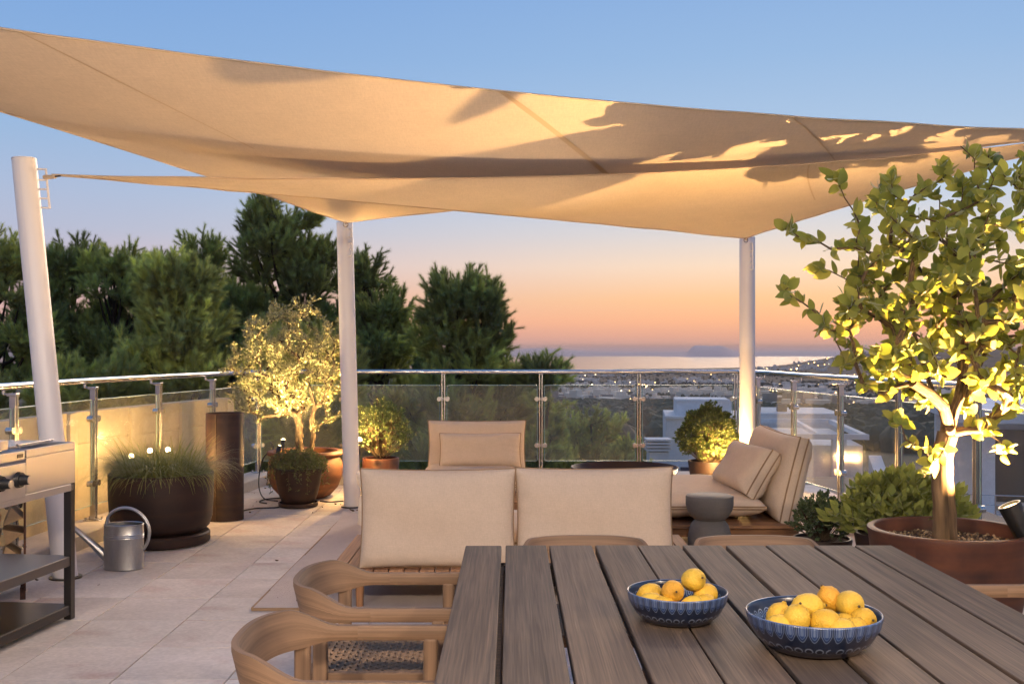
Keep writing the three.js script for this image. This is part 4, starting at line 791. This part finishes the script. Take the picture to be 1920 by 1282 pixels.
{
  const t = thing('log_rack', 'rusty steel firewood rack behind the grill', 'firewood rack', [-2.98, 0, -6.22], 0.42);
  part('frame', join(box(0.012, 0.62, 0.3, 0.13, 0.36, 0, 0.002), box(0.012, 0.62, 0.3, -0.15, 0.36, 0, 0.002), box(0.3, 0.012, 0.3, -0.01, 0.19, 0)), M.cortenWarm, t);
  for (const x of [-0.14, 0.12]) for (const z of [-0.12, 0.12]) part('leg', box(0.03, 0.07, 0.03, x, 0.035, z), M.cortenWarm, t);
  reseed(91); const G = 'split logs in the firewood rack behind the grill';
  const L = ['split log lowest at the right of the firewood rack', 'split log lowest at the left of the firewood rack', 'split log in the middle row, right, of the firewood rack', 'split log in the middle row, left, of the firewood rack', 'split log second from the top of the firewood rack', 'split log topmost in the firewood rack'];
  [[0.055, 0.26], [-0.06, 0.255], [0.06, 0.37], [-0.055, 0.365], [0.06, 0.48], [-0.05, 0.475]].forEach(([x, y], i) => {
    const s = new THREE.Shape(), n = 3 + (i % 2), a0 = rr(0, 6); for (let k = 0; k < n; k++) { const a = a0 + k / n * 2 * PI + rr(-0.2, 0.2), r = rr(0.05, 0.062); k ? s.lineTo(cos(a) * r, sin(a) * r) : s.moveTo(cos(a) * r, sin(a) * r); }
    const l = thing('split_log', L[i], 'log', [-2.98 + x * cos(0.42), y, -6.22 - x * sin(0.42)], 0.42, G); part('wood', uvm(new THREE.ExtrudeGeometry(s, { depth: 0.27, bevelEnabled: true, bevelSize: 0.003, bevelThickness: 0.003, bevelSegments: 1 }).translate(0, 0, -0.135), 3), i % 2 ? M.log : M.logEnd, l);
  });
}
{
  const t = thing('watering_can', 'galvanised oval watering can in front of the grass pot', 'watering can', [-2.55, 0, -7.02]);
  const ov = (g) => g.scale(1, 1, 0.78);
  part('body', ov(lathe([[0, 0.004], [0.122, 0.004], [0.127, 0.0], [0.13, 0.006], [0.128, 0.016], [0.128, 0.2], [0.131, 0.205], [0.128, 0.21], [0.131, 0.216], [0.128, 0.222], [0.131, 0.228], [0.128, 0.234], [0.127, 0.287], [0.131, 0.291], [0.128, 0.295], [0.122, 0.29], [0.12, 0.05], [0, 0.03]], 56)), M.galv, t);
  const half = new THREE.CircleGeometry(0.124, 32, PI, PI); part('half_cover', half.rotateX(-PI / 2).scale(1, 1, 0.78).translate(0, 0.287, 0), M.galv, t);
  part('handle', tube(curve([V(-0.115, 0.28, 0.0), V(-0.10, 0.345, 0), V(-0.03, 0.392, 0), V(0.06, 0.388, 0), V(0.135, 0.33, 0), V(0.168, 0.25, 0), V(0.155, 0.17, 0), V(0.125, 0.12, 0)], 40), 0.011, 12), M.galv, t);
  part('spout', tube([V(-0.115, 0.07, 0), V(-0.19, 0.15, 0.01), V(-0.27, 0.225, 0.02), V(-0.33, 0.275, 0.02)], [0.03, 0.024, 0.018, 0.016], 16), M.galv, t);
}
// --- cords on the floor by the olive pot
{
  const w = std({ color: C(0.02, 0.016, 0.013), roughness: 0.6 });
  const cord = (label, pts) => { const t = thing('lamp_cord', label, 'cord'); part('cord', tube(curve(pts.map(([x, y, z]) => V(x, y, z)), 60), 0.006, 6), w, t); };
  cord('black lamp cord curling on the tiles between the tall cylinder and the small pot', [[-2.27, 0.006, -9.9], [-2.36, 0.006, -10.0], [-2.33, 0.006, -10.2], [-2.2, 0.006, -10.25], [-2.13, 0.006, -9.95], [-2.12, 0.006, -9.66], [-2.3, 0.006, -9.6], [-2.42, 0.006, -9.35]]);
  cord('black lamp cord looping down from the olive pot rim at the left', [[-2.25, 0.45, -10.2], [-2.36, 0.42, -10.25], [-2.44, 0.25, -10.35], [-2.46, 0.1, -10.4], [-2.36, 0.008, -10.2], [-2.2, 0.006, -10.05]]);
  cord('short black lamp cord on the tiles between the olive pot and post', [[-1.8, 0.006, -10.05], [-1.7, 0.006, -10.0], [-1.6, 0.006, -10.05], [-1.5, 0.006, -10.1]]);
}
// --- a few dead leaves on the tiles
{
  reseed(95); const ms = [], cs = [];
  for (let i = 0; i < 70; i++) { const near = rnd() < 0.7, x = near ? rr(-2.7, -1.2) : rr(-3.0, -1.0), z = near ? rr(-11, -9.3) : rr(-9.5, -5.2); ms.push(M4(V(x, 0.004, z), turnTo(V(rr(-1, 1), rr(0, 0.25), rr(-1, 1)), rr(-0.3, 0.3)), rr(0.02, 0.045))); const v = rnd(); cs.push(C(mix(0.08, 0.22, v), mix(0.05, 0.12, v), mix(0.025, 0.05, v))); }
  tag(copies('leaf_litter', leafGeo(0.45, 0.3, 0.6, 3), M.leaf, ms, cs), 'few small dry leaves scattered on the tiles by the pots', 'leaf litter', null, 'stuff');
}
// ------------------------------------------------------------------ the land below, the sea and the far coast
const SEA = -150;
function groundY(x, z) {
  const r = hypot(x, z), az = atan2(x, -z);
  const prof = [[0, -7], [12, -7.5], [60, -12], [300, -25], [1200, -65], [2500, -101], [4000, -126], [6200, -150.5], [9000, -158], [60000, -170]];
  let k = 0; while (k < prof.length - 2 && r > prof[k + 1][0]) k++;
  let y = mix(prof[k][1], prof[k + 1][1], clamp((r - prof[k][0]) / (prof[k + 1][0] - prof[k][0]), 0, 1));
  if (r > 200) { const n = fbm(x / 9000 + 0.5, z / 9000 + 0.5, 12, 12, 4, 77) - 0.5; y += n * min(26, (r - 200) * 0.02) * sstep(6400, r, r + 1) * (r < 6000 ? 1 : 0.2); }
  const coast = sstep(az, 0.02, 0.26); y += coast * 34 * sstep(r, 4200, 5600) * (1 - sstep(r, 6600, 8600));
  y += 120 * sstep(az, 0.22, 0.36) * sstep(r, 5200, 6800) * (1 - sstep(r, 7600, 9500));
  return y;
}
{
  const A0 = -2.6, A1 = 2.6, g = grid(220, 150, (u, v) => { const a = mix(A0, A1, u), r = 7 * pow(11000 / 7, v), x = sin(a) * r, z = -cos(a) * r; return V(x, groundY(x, z), z); });
  const uv = g.attributes.uv, p = g.attributes.position; for (let i = 0; i < uv.count; i++) uv.setXY(i, p.getX(i) / 420, p.getZ(i) / 420);
  struct('ground', g, M.land);
  const s = struct('sea', new THREE.RingGeometry(2500, 21500, 160, 12, -0.6, PI + 1.2).rotateX(-PI / 2).translate(0, SEA, 0), M.sea);
  const su = s.geometry.attributes.uv, sp = s.geometry.attributes.position; for (let i = 0; i < su.count; i++) su.setXY(i, sp.getX(i) / 600, sp.getZ(i) / 90);
  const ridge = (px) => 6 + 5 * sin(px * 0.011) + 3 * sin(px * 0.037 + 1);
  const hill = (name, r, px0, px1, f, mat) => {
    const pts = []; for (let px = px0; px <= px1; px += 6) pts.push([atan2(px - 958, 2000), f(px)]);
    const g2 = grid(pts.length - 1, 6, (u, v) => { const [a, h] = pts[round(u * (pts.length - 1))], rr2 = r + (1 - v) * -900 + 600 * v; return V(sin(a) * rr2, SEA - 2 + h * sin(v * PI / 2), -cos(a) * rr2); });
    return struct(name, toCreasedNormals(g2, 0.7), mat);
  };
  // far mountains across the water and the flat-topped rock
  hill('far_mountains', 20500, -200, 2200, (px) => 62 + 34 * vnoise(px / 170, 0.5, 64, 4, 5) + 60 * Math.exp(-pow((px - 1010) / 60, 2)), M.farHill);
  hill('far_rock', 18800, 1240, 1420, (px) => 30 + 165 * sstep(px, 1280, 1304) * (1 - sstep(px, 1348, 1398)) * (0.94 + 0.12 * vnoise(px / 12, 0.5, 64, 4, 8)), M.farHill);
}
// town on the plain: houses, woods, lights
{
  reseed(101);
  const box1 = new THREE.BoxGeometry(1, 1, 1).translate(0, 0.5, 0), winMat = glow(3, [1, 0.72, 0.36]), spots = [];
  const centres = [...Array(34)].map(() => { const a = rr(-0.02, 0.5), r = rr(900, 5600); return [a, r, rr(0.02, 0.05), rr(80, 300)]; });
  centres.push([0.30, 6300, 0.08, 600], [0.36, 6500, 0.08, 700], [0.26, 5900, 0.05, 400], [0.33, 6000, 0.06, 500], [0.135, 1500, 0.03, 60], [0.09, 1350, 0.02, 60], [0.19, 1900, 0.05, 90], [0.12, 2400, 0.05, 120], [0.24, 2300, 0.05, 150], [0.07, 5200, 0.06, 400], [0.15, 5300, 0.06, 400], [0.22, 5400, 0.05, 500]);
  let tries = 0;
  while (spots.length < 1500 && tries++ < 20000) { const c = centres[floor(rnd() * centres.length)], a = c[0] + (rnd() + rnd() - 1) * c[2], r = c[1] + (rnd() + rnd() - 1) * c[3]; if (a < -0.05 || a > 0.46 || r < 700) continue; const x = sin(a) * r, z = -cos(a) * r, y = groundY(x, z); if (y < SEA + 2) continue; spots.push([x, y, z, r]); }
  spots.sort((a, b) => a[3] - b[3]);
  const shapeA = () => join(box1.clone(), box1.clone().scale(0.6, 0.35, 0.7).translate(0.15, 1, 0)), shapeB = () => join(box1.clone(), box1.clone().scale(0.5, 0.6, 1).translate(-0.24, 1, 0)), shapeC = () => join(box1.clone(), box1.clone().scale(1.02, 0.12, 1.02).translate(0, 1, 0));
  const shapes = [shapeA(), shapeB(), shapeC()], win = join([...Array(3)].map((_, k) => box1.clone().scale(0.12, 0.2, 0.02).translate(-0.3 + k * 0.28, 0.4, 0.505))), rest = [[], [], []];
  spots.forEach(([x, y, z], i) => {
    const s = V(rr(9, 22), rr(5, 11), rr(8, 16)), q = new THREE.Quaternion().setFromAxisAngle(V(0, 1, 0), atan2(-x, -z) + rr(-0.7, 0.7)), k = floor(rnd() * 3);
    if (i < 290) {
      const t = thing('town_house', 'small white house among the trees of the town below', 'house', [x, y - 1, z], 0, 'white houses of the town below'); t.quaternion.copy(q); t.scale.copy(s);
      part('wall', shapes[k], rnd() < 0.6 ? M.house : M.houseDim, t); if (rnd() < 0.5) part('lit_window', win, winMat, t);
    } else rest[k].push(M4(V(x, y - 1, z), q, s));
  });
  const town = new THREE.Group(); town.name = 'distant_town'; scene.add(town); tag(town, 'mass of tiny pale houses of the town towards the coast', 'town', null, 'stuff');
  rest.forEach((m, k) => copies('houses', shapes[k], M.house, m, null, town));
  // woods between the houses
  const blob = ready(new THREE.IcosahedronGeometry(1, 1)), bp = blob.attributes.position; for (let i = 0; i < bp.count; i++) { const k = 1 + 0.35 * (hash(round(bp.getX(i) * 50), round(bp.getY(i) * 50 + bp.getZ(i) * 91), 4) - 0.5); bp.setXYZ(i, bp.getX(i) * k, bp.getY(i) * k, bp.getZ(i) * k); } blob.computeVertexNormals();
  const ms = [], cs = [];
  for (let i = 0; i < 26000; i++) { const a = rr(-0.2, 0.5), r = 160 * pow(36, pow(rnd(), 0.75)), x = sin(a) * r, z = -cos(a) * r, y = groundY(x, z); if (y < SEA + 1.5) continue; if (fbm(x / 9000 + 0.5, z / 9000 + 0.5, 60, 60, 3, 5) < 0.40) continue; const s = rr(1.6, 4.5); ms.push(M4(V(x, y + s * 0.5, z), turnTo(onSphere()), V(s * rr(0.8, 1.4), s, s))); const v = rnd(); cs.push(C(mix(0.06, 0.12, v), mix(0.062, 0.11, v), mix(0.04, 0.07, v))); }
  copies('distant_woods', blob, std({ color: C(1, 1, 1), roughness: 1 }), ms, cs).userData = { kind: 'stuff', label: 'dark tree cover between the houses of the plain', category: 'woods' };
  // street lights
  const lg = new THREE.SphereGeometry(1, 8, 6), lm = [glow(10, [1, 0.60, 0.22]), glow(9, [1, 0.78, 0.5])], road = [];
  for (let k = 0; k < 24; k++) { const f = k / 23; road.push([mix(0.112, 0.152, f) + 0.006 * sin(f * 9), mix(3300, 2700, f) - 500 * sin(f * 3)]); }
  const ls = road.map(([a, r]) => [sin(a) * r, -cos(a) * r, r]);
  for (let i = 0; i < 270; i++) { const s = spots[floor(rnd() * spots.length)]; ls.push([s[0] + rr(-30, 30), s[2] + rr(-30, 30), s[3]]); }
  ls.forEach(([x, z, r], i) => { const m = part('street_lamp', lg, lm[i % 3 ? 0 : 1]); m.position.set(x, groundY(x, z) + 6, z); m.scale.setScalar(0.55 + r / 3800); m.castShadow = false; tag(m, 'tiny warm street light in the town below', 'street lamp', 'street lights of the town below'); });
}
// ------------------------------------------------------------------ neighbouring villas below on the right
{
  const v = thing('white_villa', 'pale white villa with stepped flat roofs below the glass, left of the right post', 'building', [7.0, 0, -39], -0.12);
  part('wall', uvm(join(box(3.6, 8, 5, 0.45, -5.03, -1, 0.03), box(2.0, 1.0, 3, 0.45 - 0.4, -0.98, -1.4, 0.02), box(3.4, 7.6, 4, 3.3, -4.72, -2, 0.03)), 1), M.villa, v);
  part('parapet', uvm(join(box(3.7, 0.1, 0.15, 0.45, -1.0, 1.52, 0.01), box(2.1, 0.08, 0.12, 0.05, -0.46, 0.12, 0.01)), 1), M.villa, v);
  part('window', join(box(0.7, 0.9, 0.06, -0.5, -3.2, 1.52), box(0.7, 0.9, 0.06, 0.9, -3.2, 1.52)), phy({ color: C(0.05, 0.06, 0.08), roughness: 0.1 }), v);
  part('roof_vent', join(box(0.35, 0.3, 0.35, 3.0, -0.78, -1.2, 0.02), cyl(0.06, 0.06, 0.5, 10, 2.2, -0.7, -1.4)), M.villaGrey, v);
  const c = thing('chimney_stack', 'pale square chimney with slatted cap below the glass', 'chimney', [4.55, 0, -33]);
  part('stack', uvm(join(box(0.62, 4, 0.62, 0, -3.75, 0)), 1), M.villa, c);
  for (let k = 0; k < 4; k++) part('slat', box(0.78, 0.06, 0.78, 0, -1.68 + k * 0.1, 0), M.villa, c);
  const p = thing('pergola_house', 'white house with a pergola frame on its roof below the right railing', 'building', [8.0, 0, -28], -0.15);
  part('wall', uvm(join(box(3.2, 6, 6, -0.4, -4.1, -3, 0.02), box(0.35, 4, 0.35, 0.55, -2.9, 0.3, 0.01), box(0.35, 4, 0.35, -1.7, -2.9, 0.3, 0.01)), 1), M.villa, p);
  part('pergola_frame', uvm(join(box(3.4, 0.14, 0.16, -0.4, -0.85, 0.3, 0.01), box(3.4, 0.14, 0.16, -0.4, -0.85, -5.6, 0.01), box(0.16, 0.14, 6, 1.2, -0.85, -2.7, 0.01), box(0.16, 0.14, 6, -2.0, -0.85, -2.7, 0.01), box(0.12, 0.12, 6, 0.1, -0.85, -2.7, 0.01)), 1), M.villa, p);
  const r = thing('terraced_house', 'grey white terraced house with sloping walls beyond the right railing', 'building', [11.2, 0, -23], -0.25);
  part('wall', uvm(join(box(6, 4, 8, 1.2, -5.2, -2, 0.02), box(7, 0.25, 5, 0.5, -2.55, 0, 0.02), box(0.3, 2.6, 0.3, -0.6, -1.4, -1.5), box(0.3, 2.6, 0.3, 1.3, -1.4, -1.5), box(6, 0.3, 6, 1.5, -0.05, -3, 0.02), box(6, 2.4, 0.2, 1.6, -1.3, -4), box(0.3, 0.9, 6.5, -2.9, -2.2, 0).rotateX(0.14)), 1), M.villa, r);
  part('dark_beam', uvm(join(box(7.5, 0.5, 0.3, 0, -2.35, 2.0, 0.01).rotateZ(-0.1), box(0.5, 3.5, 0.3, -1.1, -3.6, 2.6, 0.01).rotateZ(0.45)), 1), M.villaGrey, r);
  part('window', join(box(1.4, 1.8, 0.05, 0.35, -1.5, -3.88), box(1.2, 1.8, 0.05, 2.4, -1.5, -3.88)), phy({ color: C(0.03, 0.035, 0.04), roughness: 0.1 }), r);
  const rails = []; for (let k = 0; k < 9; k++) rails.push(bar(V(-2.4 + k * 0.75, -2.4, 1.2), V(-2.4 + k * 0.75, -1.6, 1.2), 0.018, 0.018, 6)); for (const y of [-2.2, -2.0, -1.8, -1.6]) rails.push(bar(V(-2.4, y, 1.2), V(3.6, y, 1.2), 0.012, 0.012, 6));
  part('balcony_rail', join(rails), M.steel, r);
  const lv = thing('louvre_screen', 'grey slatted louvre screen below the right railing', 'screen', [7.35, 0, -20.5], -0.3);
  for (let k = 0; k < 12; k++) part('slat', box(1.0, 0.035, 0.08, 0, -2.75 + k * 0.065, 0).rotateX(0), M.villaGrey, lv);
  part('post', join(box(0.05, 2, 0.08, -0.52, -2.9, 0), box(0.05, 2, 0.08, 0.52, -2.9, 0)), M.villaGrey, lv);
}
// ------------------------------------------------------------------ pine trees beyond the railing
{
  function shoot(n, L, nl) {                                   // a twig with a brush of needles
    const pos = [], add = (a, b, c) => pos.push(a.x, a.y, a.z, b.x, b.y, b.z, c.x, c.y, c.z);
    for (let i = 0; i < n; i++) { const s = pow(i / n, 0.8), a = i * 2.4, o = V(cos(a), 0, sin(a)), base = V(0, s * L, 0), tip = base.clone().addScaledVector(o, nl * 0.6 * rr(0.7, 1.2)).add(V(0, nl * rr(0.6, 1.0), 0)), w = V(-o.z, 0, o.x).multiplyScalar(0.0048); add(base.clone().add(w), base.clone().sub(w), tip); }
    const g = new THREE.BufferGeometry(); g.setAttribute('position', new THREE.Float32BufferAttribute(pos, 3)); g.computeVertexNormals(); return join(g, bar(V(0, -0.06, 0), V(0, L, 0), 0.006, 0.003, 4));
  }
  reseed(111);
  const brush = [shoot(56, 0.17, 0.11), shoot(66, 0.24, 0.115), shoot(48, 0.13, 0.12)];
  function pine(label, x, z, top, R, lowY, tone, n, o = {}) {
    const t = thing('pine_tree', label, 'tree', [x, 0, z]), gy = groundY(x, z), H = top - lowY, lobes = [], limbs = [tube([V(0, gy - 0.3, 0), V(0.1, (gy + lowY) / 2, 0), V(0, lowY, 0.05), V(-0.05, mix(lowY, top, 0.6), 0), V(0, top - 0.5, 0)], [0.22, 0.18, 0.14, 0.07, 0.02], 9)];
    for (let k = 0; k < n; k++) {
      const f = k < 3 ? 0.88 + 0.04 * k : pow(rnd(), 0.85), y = lowY + f * (H - 0.45), w = R * pow(sin(PI * clamp(mix(0.22, 0.97, f), 0, 1)), 0.8) * rr(0.45, 1), a = rr(0, 2 * PI), c = V(cos(a) * w, y, sin(a) * w), r = rr(0.36, 0.72) * (o.lobe ?? 1) * (k < 3 ? 0.6 : 1);
      lobes.push([c, r]); const from = V(0, max(lowY - 0.4, y - rr(0.5, 1.2)), 0); limbs.push(tube(curve([from, from.clone().lerp(c, 0.5).add(V(0, -0.08, 0)), c.clone().add(V(0, r * 0.5, 0))], 8), [0.05, 0.046, 0.042, 0.038, 0.034, 0.03, 0.024, 0.018, 0.01], 5));
    }
    const ms = [[], [], []], cs = [[], [], []];
    for (const [c, r] of lobes) { const q = rr(0.65, 1.35), m = round((o.dense ?? 21) * max(0.5, r / 0.55));
      for (let i = 0; i < m; i++) {                             // leafy twigs that leave the lobe and bend upwards
        const d = onSphere(); d.y = abs(d.y) * 0.8 - 0.15; const out = V(c.x, 0, c.z).normalize().multiplyScalar(0.45).add(d).normalize(), L = r * rr(0.7, 1.45), K = max(3, round(L / 0.1));
        let p = c.clone(), dir = out.clone(); const v0 = q * rr(0.75, 1.25);
        for (let k = 0; k < K; k++) {
          dir.add(V(rr(-0.18, 0.18), 0.18, rr(-0.18, 0.18))).normalize(); p = p.clone().addScaledVector(dir, L / K);
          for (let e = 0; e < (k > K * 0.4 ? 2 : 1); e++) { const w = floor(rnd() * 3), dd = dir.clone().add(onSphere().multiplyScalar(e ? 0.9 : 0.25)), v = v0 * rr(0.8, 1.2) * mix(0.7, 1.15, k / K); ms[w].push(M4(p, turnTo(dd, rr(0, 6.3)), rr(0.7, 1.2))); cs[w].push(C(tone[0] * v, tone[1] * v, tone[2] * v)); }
        }
      } }
    part('trunk', join(limbs), M.barkDark, t);
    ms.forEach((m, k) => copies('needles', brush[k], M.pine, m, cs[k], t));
  }
  const dark = [0.28, 0.32, 0.07], mid = [0.36, 0.39, 0.085], lite = [0.46, 0.48, 0.115];
  pine('tallest dark pine right behind the olive tree', -5.1, -24, 4.7, 2.1, -4.5, dark, 88);
  pine('dark pine between the tallest pine and the middle post', -3.55, -27, 3.75, 1.5, -5, dark, 46);
  pine('dark pine just right of the middle post', -2.95, -24, 2.55, 1.25, -5, dark, 42);
  pine('pine standing alone against the sunset right of the middle post', -1.05, -22, 2.9, 1.4, -4.5, [0.32, 0.36, 0.08], 66);
  pine('low pine sapling peeking above the handrail by the sea', 0.62, -21, 1.5, 0.42, -2.4, dark, 16, { lobe: 0.55 });
  pine('broad pine low behind the lone pine', -0.4, -25, 1.15, 1.5, -5, dark, 40);
  pine('lighter green pine in the middle of the left group', -6.1, -19.5, 2.75, 1.05, -3.5, lite, 46);
  pine('pale green pine low in front of the left group', -7.2, -18, 0.95, 1.3, -3.5, mid, 36);
  pine('pine with a slender tip at the left of the group', -9.3, -25, 4.0, 1.5, -5, mid, 50);
  pine('pine beside the tallest one on its left', -7.9, -27, 4.1, 1.5, -5, dark, 50);
  pine('pine at the far left edge behind the leaning post', -10.9, -22.5, 3.75, 1.6, -4.5, mid, 50);
  pine('low pine at the far left edge above the handrail', -8.8, -17, 0.9, 1.5, -3.5, dark, 40);
  pine('rounded pine below the handrail behind the olive tree', -3.7, -19, 1.7, 1.5, -4, mid, 46);
  pine('pine peeking out right behind the leaning post', -10.7, -26, 3.75, 1.7, -5, dark, 56);
  pine('pine between the two left tips of the group', -8.9, -28, 3.75, 1.7, -5, dark, 56);
  pine('dark pine filling in far behind the leaning post', -11.9, -31, 2.7, 1.9, -6, dark, 46);
  pine('dark pine filling in behind the slender tipped pine', -9.6, -31, 2.9, 2.0, -6, dark, 46);
  pine('dark pine filling in behind the light green pine', -7.0, -30, 3.1, 2.0, -6, dark, 46);
  pine('dark pine far behind the middle post', -4.3, -31, 2.4, 2.0, -6, dark, 44);
  pine('dark pine far behind the lone pine, on its left', -2.2, -30, 1.4, 1.8, -6, dark, 40);
  pine('large soft green pine seen through the middle glass panes', 2.35, -31, -0.25, 1.6, -6, lite, 44);
  pine('dark pine seen through the glass below the lone pine', 0.35, -26, -0.1, 1.6, -5.5, mid, 40);
  pine('soft green pine through the glass beside the chimney', 4.1, -36, -1.6, 1.4, -7, mid, 30);
  pine('pine through the glass behind the rear seat', -1.0, -18, -0.2, 1.4, -4, dark, 36);
}
renderer.render(scene, camera);
